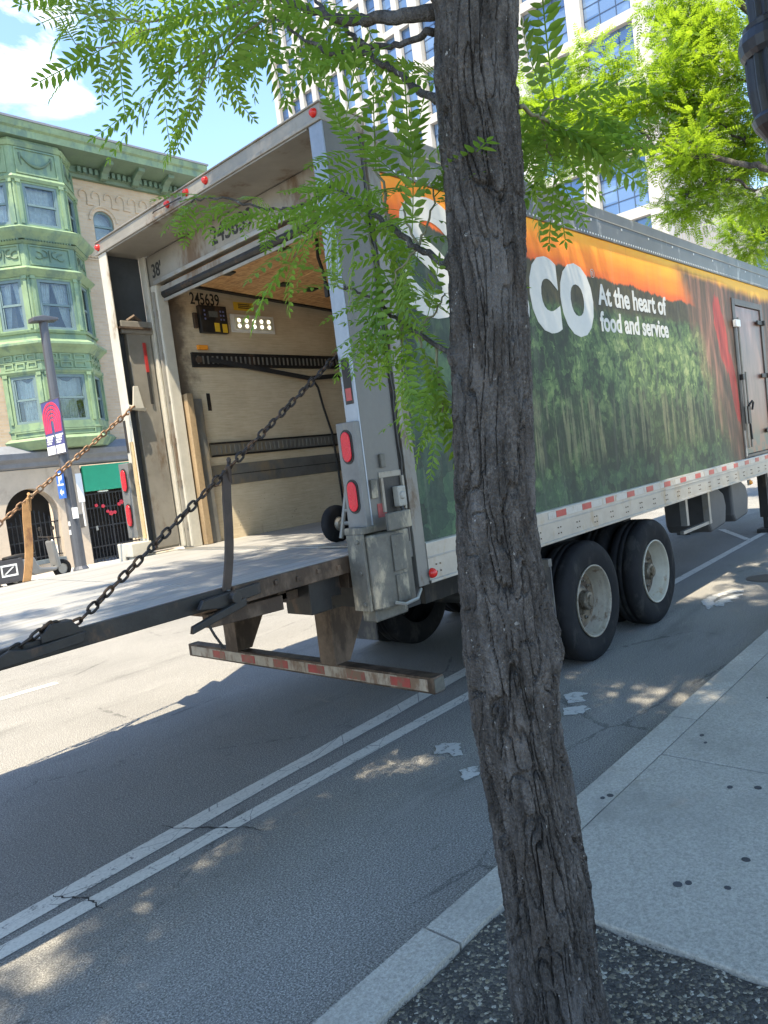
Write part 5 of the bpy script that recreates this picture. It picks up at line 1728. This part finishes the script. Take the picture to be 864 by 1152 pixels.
# ================================================================== trees
def leaf_template(n, ll, lw, droop, hi, taper=True):
    """pinnate leaf of unit length along +X, leaflets left and right in XY, up = +Z"""
    V, Q, TR_ = [], [], []
    def rach(s):
        return np.array([s * (1 - droop * .25 * s * s), 0., -droop * s * s])
    r = .007
    pts = [rach(s) for s in np.linspace(0, .97, 5)]
    for p in pts:
        V += [p + np.array([0, r, 0]), p + np.array([0, -r, 0])]
    for i in range(4):
        Q.append((2 * i, 2 * i + 1, 2 * i + 3, 2 * i + 2))
    sp = [(s, sd) for s in np.linspace(.16, .95, n) for sd in (-1, 1)] + [(.98, 0)]
    for s, sd in sp:
        b = rach(s + (.012 if sd > 0 else 0))
        sz = ll * (1 - .35 * abs(2 * s - .9) ** 2 if taper else 1) * rng.uniform(.88, 1.08)
        a = math.radians(rng.uniform(50, 66)) * sd
        sl = -droop * 2 * s
        d = np.array([math.cos(a), math.sin(a), sl * math.cos(a) - rng.uniform(-.02, .16)])
        d /= np.linalg.norm(d)
        w = np.cross(np.array([0, 0, 1.]), d); w /= np.linalg.norm(w)
        u = np.cross(d, w)
        k = len(V)
        hw = lw * sz / ll
        if hi:
            V += [b, b + d * sz * .33 + w * hw + u * hw * .35, b + d * sz * .68 + w * hw * .8 + u * hw * .25, b + d * sz,
                  b + d * sz * .68 - w * hw * .8 + u * hw * .25, b + d * sz * .33 - w * hw + u * hw * .35]
            Q += [(k, k + 1, k + 2, k + 3), (k, k + 3, k + 4, k + 5)]
        else:
            V += [b, b + d * sz * .45 + w * hw, b + d * sz, b + d * sz * .45 - w * hw]
            Q += [(k, k + 1, k + 2, k + 3)]
    return np.array(V), np.array(Q)
def scatter_leaves(temps, P, D, U, S):
    """P origins, D directions, U approximate up vectors, S lengths"""
    P = np.asarray(P, float); D = np.asarray(D, float); U = np.asarray(U, float); S = np.asarray(S, float)
    D /= np.linalg.norm(D, axis=1, keepdims=True)
    Wv = np.cross(U, D); Wv /= np.linalg.norm(Wv, axis=1, keepdims=True) + 1e-9
    U = np.cross(D, Wv)
    ti = rng.integers(0, len(temps), len(P))
    VV, FF = [], []
    off = 0
    for k, (tv, tq) in enumerate(temps):
        m = np.where(ti == k)[0]
        if not len(m): continue
        R = np.stack([D[m], Wv[m], U[m]], 2) * S[m][:, None, None]
        v = np.einsum('nij,vj->nvi', R, tv) + P[m][:, None]
        VV.append(v.reshape(-1, 3))
        f = tq[None] + (np.arange(len(m)) * len(tv))[:, None, None] + off
        FF.append(f.reshape(-1, 4))
        off += len(m) * len(tv)
    return np.concatenate(VV), np.concatenate(FF)
T_NEAR = [leaf_template(n, .20, .034, dr, True) for n in (7, 8, 9, 10) for dr in (.02, .12, .26)]
T_CROWN = [leaf_template(n, .26, .052, dr, False) for n in (6, 7) for dr in (.1, .35)]
T_MID = [leaf_template(n, .235, .052, dr, False) for n in (6, 7, 8) for dr in (-.1, .05, .2)]

def catmull(P, n):
    P = [np.array(p, float) for p in P]
    P = [2 * P[0] - P[1]] + P + [2 * P[-1] - P[-2]]
    out = []
    for i in range(1, len(P) - 2):
        for k in range(n):
            t = k / n
            out.append(.5 * ((2 * P[i]) + (-P[i - 1] + P[i + 1]) * t + (2 * P[i - 1] - 5 * P[i] + 4 * P[i + 1] - P[i + 2]) * t * t + (-P[i - 1] + 3 * P[i] - 3 * P[i + 1] + P[i + 2]) * t ** 3))
    out.append(P[-2])
    return out
def limb(b, pts, r0, r1, n=10, wob=.0):
    c = catmull(pts, 6)
    m = len(c)
    c = [p + (rng.normal(0, wob, 3) if 0 < i < m - 1 else 0) for i, p in enumerate(c)]
    b.tube([tuple(p) for p in c], [r0 + (r1 - r0) * (i / (m - 1)) ** .8 for i in range(m)], n)
    return c

def leaves_on(path, step, L, Ps, Ds, Us, Ss, start=.0, down=.55, tip=True):
    """alternate leaves along a twig"""
    path = [np.array(p) for p in path]
    seg = [np.linalg.norm(path[i + 1] - path[i]) for i in range(len(path) - 1)]
    tot = sum(seg)
    d = start * tot + step * .5
    k = 0
    while d < tot:
        q = d
        for i, s in enumerate(seg):
            if q <= s: break
            q -= s
        t = (path[i + 1] - path[i]) / (seg[i] + 1e-9)
        p = path[i] + t * q
        side = np.cross(t, [0, 0, 1.]); side /= np.linalg.norm(side) + 1e-6
        sd = 1 if k % 2 else -1
        dr = t * .55 + side * sd * rng.uniform(.5, 1.0) + np.array([0, 0, -down * rng.uniform(.4, 1.5)]) + rng.normal(0, .18, 3)
        Ps.append(p); Ds.append(dr); Us.append(np.array([0, 0, 1.]) + rng.normal(0, .35, 3)); Ss.append(L * rng.uniform(.75, 1.2))
        d += step * rng.uniform(.75, 1.25)
        k += 1
    if tip:
        for q in range(2):
            Ps.append(path[-1]); Ds.append(t + np.array([0, 0, -down * .6]) + rng.normal(0, .25, 3)); Us.append(np.array([0, 0, 1.]) + rng.normal(0, .3, 3)); Ss.append(L * rng.uniform(.8, 1.15))

# ---- the near street tree
TA = thing('street_tree', (-1.40, -1.84, .13), 'rough dark barked street tree in the foreground with drooping pinnate leaves over the trailer corner', 'tree')
tz = np.array([.05, .154, .317, .551, .702, .951, 1.147, 1.292, 1.351, 1.435, 1.669, 1.898, 2.124, 2.346, 2.564, 2.78, 2.991, 3.6, 4.3, 5.0])
tx = np.array([-1.395, -1.397, -1.402, -1.407, -1.406, -1.414, -1.423, -1.423, -1.423, -1.424, -1.42, -1.408, -1.397, -1.385, -1.374, -1.367, -1.352, -1.31, -1.27, -1.25])
ty = np.array([-1.846, -1.844, -1.839, -1.834, -1.834, -1.826, -1.817, -1.817, -1.816, -1.816, -1.82, -1.832, -1.845, -1.857, -1.869, -1.876, -1.893, -1.93, -1.97, -2.0])
tr_r = np.array([.165, .148, .136, .128, .127, .119, .123, .125, .127, .123, .111, .108, .105, .102, .104, .108, .108, .112, .115, .12])
nth, nz = 340, 1150
zz = np.concatenate([np.linspace(.05, 3.2, 1050), np.linspace(3.215, 4.6, 100)])
th = np.linspace(0, 2 * math.pi, nth, endpoint=False)
TH, ZZ = np.meshgrid(th, zz)
R0 = np.interp(ZZ, tz, tr_r)
cx, sy2 = np.cos(TH), np.sin(TH)
wz = ZZ + .03 * vnoise(cx * 2.2, sy2 * 2.2, ZZ * 3)
twist = TH + .22 * ZZ + .30 * vnoise(cx * 1.5, sy2 * 1.5, ZZ * 2.2) + .12 * vnoise(cx * 4, sy2 * 4, ZZ * 7 + 9)
c2, s2 = np.cos(twist), np.sin(twist)
n1 = vnoise(c2 * 4.4, s2 * 4.4, wz * 4.2 + 5)
n2 = vnoise(c2 * 8.0 + 9, s2 * 8.0, wz * 9)
n3 = vnoise(c2 * 15, s2 * 15 + 4, wz * 34)
n5 = vnoise(cx * 38, sy2 * 38 + 2, ZZ * 150)
n4 = vnoise(cx * 26, sy2 * 26, ZZ * 60)
f1 = 1 - np.clip(np.abs(n1 + .05 * n4) / .075, 0, 1) ** 2
f2 = 1 - np.clip(np.abs(n2 + .06 * n4) / .085, 0, 1) ** 2
f3 = 1 - np.clip(np.abs(n3) / .14, 0, 1)
pq = (n1 * .55 + n2 * .45 + .22 * n3 + .06 * n4) * 5
plate = (np.floor(pq) + .3 * (pq - np.floor(pq))) / 5
H = -.009 - .024 * f1 - .014 * f2 * (1 - f1) - .002 * f3 + .0125 * plate + .002 * n3 + .0018 * n4 + .0011 * n5
low = np.clip((1.75 - ZZ) / 1.2, 0, 1)
H *= .66 + .40 * low
R = R0 + H
# swollen knot low on the sunny side and branch collars
for (kt, kz, rr, hh) in ((-1.0, 1.36, .16, .020), (2.6, 3.02, .10, .03), (2.7, 2.80, .07, .016), (2.5, 2.37, .07, .016), (2.5, 2.13, .06, .014)):
    dt = (TH - kt + math.pi) % (2 * math.pi) - math.pi
    R = R + hh * np.exp(-((dt * .12) ** 2 + (ZZ - kz) ** 2) / (rr * .42) ** 2)
CX = np.interp(ZZ, tz, tx); CY = np.interp(ZZ, tz, ty)
V = np.stack([CX + R * cx, CY + R * sy2, ZZ], -1).reshape(-1, 3)
ii = (np.arange(nz - 1)[:, None] * nth + np.arange(nth)[None])
jj = (np.arange(nz - 1)[:, None] * nth + (np.arange(nth)[None] + 1) % nth)
F = np.stack([ii, jj, jj + nth, ii + nth], -1).reshape(-1, 4)
npmesh('trunk', V, [F], M_BARK, TA, smooth=True)
NEAR = {
    'A': ([ (-1.362, -1.789, 3.013), (-1.329, -1.604, 3.097), (-1.300, -1.416, 3.194), (-1.260, -1.239, 3.326), (-1.214, -0.996, 3.507) ], 0.022, 0.009),
    'B': ([ (-1.410, -1.782, 2.778), (-1.343, -1.663, 2.885), (-1.329, -1.605, 2.947), (-1.294, -1.495, 3.051), (-1.219, -1.356, 3.203), (-1.150, -1.211, 3.365), (-1.048, -1.027, 3.573) ], 0.011, 0.005),
    'B2': ([ (-1.377, -1.773, 2.961), (-1.318, -1.616, 3.029), (-1.310, -1.479, 3.078), (-1.307, -1.336, 3.137), (-1.224, -1.131, 3.314), (-1.200, -1.010, 3.432) ], 0.01, 0.004),
    'C': ([ (-1.441, -1.778, 2.361), (-1.410, -1.665, 2.447), (-1.382, -1.548, 2.543), (-1.356, -1.429, 2.645), (-1.344, -1.369, 2.690), (-1.334, -1.306, 2.745), (-1.299, -1.125, 2.748), (-1.312, -0.964, 2.789), (-1.317, -0.738, 2.902), (-1.335, -0.573, 2.934) ], 0.01, 0.003),
    'D': ([ (-1.450, -1.768, 2.133), (-1.429, -1.644, 2.221), (-1.397, -1.532, 2.303), (-1.394, -1.462, 2.358), (-1.395, -1.388, 2.407), (-1.385, -1.325, 2.432) ], 0.007, 0.003),
    'F': ([ (-1.286, -1.943, 2.730), (-1.159, -1.933, 2.734), (-1.020, -1.936, 2.731), (-0.938, -1.950, 2.745) ], 0.006, 0.003),
    'T1': ([ (-1.214, -0.996, 3.507), (-1.237, -0.678, 3.597), (-1.332, -0.357, 3.689), (-1.415, -0.121, 3.809) ], 0.006, 0.003),
    'T2': ([ (-1.214, -0.996, 3.507), (-1.257, -0.730, 3.456), (-1.323, -0.586, 3.407), (-1.370, -0.462, 3.351) ], 0.005, 0.002),
    'T3': ([ (-1.200, -1.010, 3.432), (-1.222, -0.841, 3.446), (-1.277, -0.709, 3.366), (-1.317, -0.666, 3.295) ], 0.005, 0.002),
    'T4': ([ (-1.237, -0.678, 3.597), (-1.365, -0.395, 3.610), (-1.434, -0.247, 3.607), (-1.465, -0.141, 3.664) ], 0.005, 0.002),
    'T8': ([ (-1.226, -0.836, 3.629), (-1.262, -0.578, 3.749), (-1.342, -0.346, 3.823), (-1.405, -0.059, 3.930) ], 0.006, 0.002),
    'C1': ([ (-1.382, -1.548, 2.543), (-1.383, -1.546, 2.663), (-1.419, -1.508, 2.742), (-1.450, -1.476, 2.784) ], 0.005, 0.002),
    'C2': ([ (-1.356, -1.429, 2.645), (-1.386, -1.324, 2.635), (-1.402, -1.234, 2.594), (-1.435, -1.199, 2.546) ], 0.004, 0.002),
    'C5': ([ (-1.410, -1.665, 2.447), (-1.379, -1.698, 2.530), (-1.363, -1.715, 2.620) ], 0.004, 0.002),
    'D1': ([ (-1.429, -1.644, 2.221), (-1.419, -1.655, 2.136), (-1.417, -1.657, 2.063) ], 0.004, 0.002),
    'D2': ([ (-1.397, -1.532, 2.303), (-1.433, -1.493, 2.285), (-1.449, -1.476, 2.256) ], 0.004, 0.002),
    'D3': ([ (-1.429, -1.644, 2.221), (-1.391, -1.684, 2.274), (-1.371, -1.706, 2.317) ], 0.004, 0.002),
    'C7': ([ (-1.410, -1.665, 2.447), (-1.426, -1.648, 2.550), (-1.406, -1.669, 2.651) ], 0.004, 0.002),
    'C8': ([ (-1.356, -1.429, 2.645), (-1.378, -1.479, 2.499), (-1.416, -1.512, 2.386) ], 0.004, 0.002),
    'D4': ([ (-1.412, -1.589, 2.260), (-1.428, -1.572, 2.175), (-1.426, -1.574, 2.101) ], 0.004, 0.002),
    'D5': ([ (-1.439, -1.707, 2.173), (-1.439, -1.707, 2.079), (-1.442, -1.703, 1.997) ], 0.004, 0.002),
    'F2': ([ (-1.158, -1.934, 2.745), (-1.09, -1.90, 2.70), (-1.02, -1.88, 2.64) ], 0.004, 0.002),
    'F3': ([ (-1.158, -1.934, 2.745), (-1.10, -1.95, 2.80), (-1.03, -1.95, 2.80) ], 0.004, 0.002),
    'C12': ([ (-1.41, -1.665, 2.447), (-1.44, -1.62, 2.40), (-1.45, -1.60, 2.36) ], 0.004, 0.002),
}

bb = MB()
tw = MB()
Ps, Ds, Us, Ss = [], [], [], []
for k, (pts, r0, r1) in NEAR.items():
    tw = MB()
    c = limb(bb if k in ('A', 'B', 'B2', 'C', 'D') else tw, pts, r0, r1, 8, .004)
    if tw.V: tw.build('twig', M_TWIG, TA, smooth=True)
    if k == 'A':
        leaves_on(c, .075, .25, Ps, Ds, Us, Ss, .25)
    elif k in ('B', 'B2'):
        leaves_on(c, .08, .25, Ps, Ds, Us, Ss, .18)
    elif k == 'C':
        leaves_on(c[:28], .055, .23, Ps, Ds, Us, Ss, .2, .45)
        leaves_on(c[28:], .030, .19, Ps, Ds, Us, Ss, 0., .40)
    elif k[0] == 'T':
        leaves_on(c, .047, .27, Ps, Ds, Us, Ss, 0., .45)
    else:
        leaves_on(c, .020 if k[0] == 'F' else (.030 if k in ('C1', 'C5', 'C7', 'C8', 'D3', 'D4', 'D5') else .040), .24 if k[0] != 'D' else .19, Ps, Ds, Us, Ss, .1, .32)
V, F = scatter_leaves(T_NEAR, Ps, Ds, Us, Ss)
npmesh('near_foliage', V, [F], M_LEAF, TA)
# limbs above the frame and the broad crown that shades the kerb
def in_crown(c, r, n, lower):
    out = []
    while len(out) < n:
        q = rng.uniform(-1, 1, 3)
        if np.dot(q, q) > 1: continue
        p = np.array(c) + q * np.array(r)
        if p[2] > lower(p): out.append(p)
    return out
CAMH = np.array([-2.99, -2.9])
low1 = lambda p: 2.3 + .74 * np.hypot(p[0] + 2.99, p[1] + 2.9) if (p[0] > -2.5 and p[1] > -3.6) else 5.0
cl = in_crown((-1.3, -2.7, 7.3), (4.9, 3.2, 2.2), 500, low1)
def keep1(p):
    if p[1] > -1.6 and p[0] > 1.3: return False
    if p[1] > -.4: return rng.random() < .12
    if p[1] > -1.0: return rng.random() < .5
    return True
GAPS = [((.25, .33, 0), .5), ((2.0, -.72, 0), .60), ((-2.15, .35, 0), .40), ((4.9, -.75, 0), .4),
        ((.85, 0, 3.45), .60), ((2.75, 0, 2.9), .45), ((3.8, 0, 3.3), .8)]
def gap(p):  # openings in the unseen crown, cut along sun rays to place sun spots
    for g, r in GAPS:
        v = Vector(p) - Vector(g)
        if (v - SUN * v.dot(SUN)).length < r: return True
    return False
cl = [p for p in cl if keep1(p) and not gap(p)]
top = np.array([-1.25, -2.0, 4.55])
hubs = []
for a, l, h in ((.3, 2.3, 6.6), (1.4, 1.6, 6.9), (2.5, 2.4, 6.4), (3.4, 2.8, 6.8), (4.3, 2.4, 6.5), (5.2, 2.2, 6.6), (5.8, 1.0, 8.0)):
    e = np.array([top[0] + l * math.cos(a), top[1] + l * math.sin(a), h])
    limb(bb, [top - [0, 0, .1], top * .62 + e * .38 + [0, 0, .35], e], .075, .03, 8, .02)
    hubs.append(e)
def crown_from(cl, hubs, twm, per, rad, L, out, r0=.018):
    Ps, Ds, Us, Ss = out
    H_ = np.array(hubs)
    for p in cl:
        h = H_[np.argmin(np.linalg.norm(H_ - p, axis=1))]
        mid = (h + p) / 2 + [0, 0, .15]
        twm.tube([tuple(h), tuple(mid), tuple(p)], [r0, r0 * .6, r0 * .25], 5, False)
        for q in range(per):
            d = rng.normal(0, 1, 3); d /= np.linalg.norm(d)
            o = p + d * rad * rng.uniform(.1, 1.) * np.array([1, 1, .6])
            Ps.append(o); Ds.append(d * [1, 1, .5] + [0, 0, -.12] + rng.normal(0, .45, 3)); Us.append(np.array([0, 0, 1.]) + rng.normal(0, .3, 3)); Ss.append(L * rng.uniform(.75, 1.2))
out = ([], [], [], [])
crown_from(cl, hubs, bb, 46, .50, .36, out)
V, F = scatter_leaves(T_CROWN, *out)
npmesh('crown', V, [F], M_LEAF, TA)
bb.build('branches', M_BARK, TA, smooth=True)

# ---- second street tree, sunlit, overhanging the trailer
TB = thing('street_tree', (8.3, -1.95, .13), 'sunlit bright yellow green street tree overhanging the trailer roof at the upper right', 'tree')
CL2 = [(7.0, 2.21, 6.62), (7.0, 2.48, 6.35), (7.0, 1.98, 6.16), (7.2, 1.82, 6.69), (7.0, 1.44, 6.19), (7.0, 1.23, 5.87), (7.2, 1.03, 6.19), (7.0, 1.68, 5.86), (7.3, 0.82, 5.66), (7.5, 0.59, 5.74), (7.5, 0.66, 6.23), (7.5, 0.41, 6.46), (7.6, 0.68, 6.84), (8.0, 0.63, 7.3), (8.0, 0.78, 7.55), (8.0, 0.31, 6.92), (8.0, -0.01, 6.66), (8.0, 0.25, 6.31), (8.0, -0.06, 5.95), (7.5, 0.35, 5.87), (8.0, 0.19, 5.7), (8.0, -0.12, 5.41), (7.2, 0.65, 5.23), (7.5, 0.42, 5.1), (8.0, 0.25, 5.02), (8.0, -0.06, 4.73), (7.3, 0.49, 4.85), (7.3, 0.75, 4.92), (8.0, 0.27, 7.36), (8.0, -0.15, 7.04), (7.3, 0.81, 6.35), (7.2, 1.24, 6.57), (7.0, 0.45, 5.34), (8.2, 0.11, 5.3), (6.9, 2.09, 5.96), (7.3, 1.96, 7.09), (7.1, 2.55, 6.69)]
CL3 = [(14.0, 1.77, 5.93), (14.0, 1.55, 5.5), (15.0, 1.67, 5.28), (14.0, 1.73, 5.37), (14.0, 2.02, 5.78), (15.0, 1.57, 6.02), (14.0, 1.42, 6.09)]
BR2 = [[(7.3, -0.56, 4.76), (7.0, -0.49, 4.79), (7.0, -0.06, 5.04), (7.0, 0.45, 5.32), (7.0, 0.78, 5.52), (7.0, 1.37, 5.71), (7.0, 1.89, 5.81), (7.0, 2.37, 5.93)], [(7.0, 0.78, 5.52), (7.1, 1.07, 5.95), (7.2, 1.26, 6.4), (7.2, 1.34, 6.79)], [(7.0, 1.37, 5.71), (7.0, 1.4, 6.05), (7.1, 1.34, 6.4), (7.1, 1.16, 6.91)], [(7.4, -0.23, 4.69), (7.3, 0.04, 4.92), (7.2, 0.34, 4.9), (7.2, 0.63, 4.79)], [(8.0, -0.33, 6.06), (8.0, 0.12, 6.48), (7.9, 0.38, 7.03), (8.0, 0.55, 7.5)], [(7.8, -0.07, 5.44), (7.6, 0.17, 5.71), (7.5, 0.44, 6.14), (7.5, 0.6, 6.66)]]

bb = MB()
b = MB()
limb(b, [(8.3, -1.95, .05), (8.32, -1.92, 1.6), (8.25, -1.9, 3.2), (8.2, -1.85, 4.4)], .16, .11, 14)
limb(b, [(8.2, -1.85, 4.35), (8.0, -1.4, 4.65), (7.3, -.56, 4.76)], .085, .05, 10)
b.build('trunk', M_BARK, TB, smooth=True)
hubs = []
for i, q in enumerate(BR2):
    c = limb(bb, q, .045 if i == 0 else .02, .012 if i == 0 else .006, 8, .012)
    hubs += c[::4]
for e in ((9.5, -2.6, 6.8), (8.4, -1.4, 7.6), (6.6, -2.4, 6.6), (5.6, -1.6, 7.2), (9.8, -.6, 7.0), (7.6, .6, 8.0), (6.0, .8, 8.2)):
    e = np.array(e)
    limb(bb, [(8.2, -1.85, 4.3), np.array([8.2, -1.85, 4.4]) * .5 + e * .5 + [0, 0, .3], e], .07, .025, 8, .02)
    hubs.append(e)
cl = []
for p in CL2:
    for q in range(3):
        cl.append(np.array(p) + rng.normal(0, .15, 3))
cl += [p for p in in_crown((7.4, -1.6, 8.0), (4.0, 3.0, 2.4), 210, lambda p: 7.4 + .30 * max(0, p[1]) if p[1] > -1.0 else 5.2) if not gap(p) and not (p[1] > -1.6 and p[0] < 4.3) and p[1] < -1.1]
out = ([], [], [], [])
crown_from(cl[:3 * len(CL2)], hubs, bb, 66, .34, .22, out, .008)
V, F = scatter_leaves(T_MID, *out)
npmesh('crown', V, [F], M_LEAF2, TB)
out = ([], [], [], [])
crown_from(cl[3 * len(CL2):], hubs, bb, 30, .45, .36, out)
V, F = scatter_leaves(T_CROWN, *out)
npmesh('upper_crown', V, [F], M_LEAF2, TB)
bb.build('branches', M_BARK, TB, smooth=True)

# ---- third tree further along the kerb
TC = thing('street_tree', (15, -1.9, .13), 'distant sunlit street tree low at the right edge above the trailer roof', 'tree')
b = MB()
limb(b, [(15, -1.9, .05), (15, -1.85, 2.0), (14.9, -1.6, 3.8)], .15, .10, 12)
b.build('trunk', M_BARK, TC, smooth=True)
bb = MB()
hubs = []
for e in ((14, .8, 5.2), (14.6, -.2, 5.6), (13.6, -1.2, 5.4), (16, -2, 6), (15, .6, 5.3), (14, 1.3, 5.5)):
    limb(bb, [(14.9, -1.6, 3.7), np.array((14.9, -1.6, 4.0)) * .5 + np.array(e) * .5 + [0, 0, .2], e], .06, .02, 8, .02)
    hubs.append(np.array(e))
cl = [np.array(p) + rng.normal(0, .15, 3) for p in CL3 for q in range(3)]
cl += in_crown((14.8, -.8, 6.0), (2.6, 2.2, 1.2), 60, lambda p: 4.4 if p[1] < 1.2 else 9)
out = ([], [], [], [])
crown_from(cl, hubs, bb, 40, .40, .28, out, .01)
V, F = scatter_leaves(T_MID, *out)
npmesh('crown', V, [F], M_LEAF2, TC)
bb.build('branches', M_BARK, TC, smooth=True)
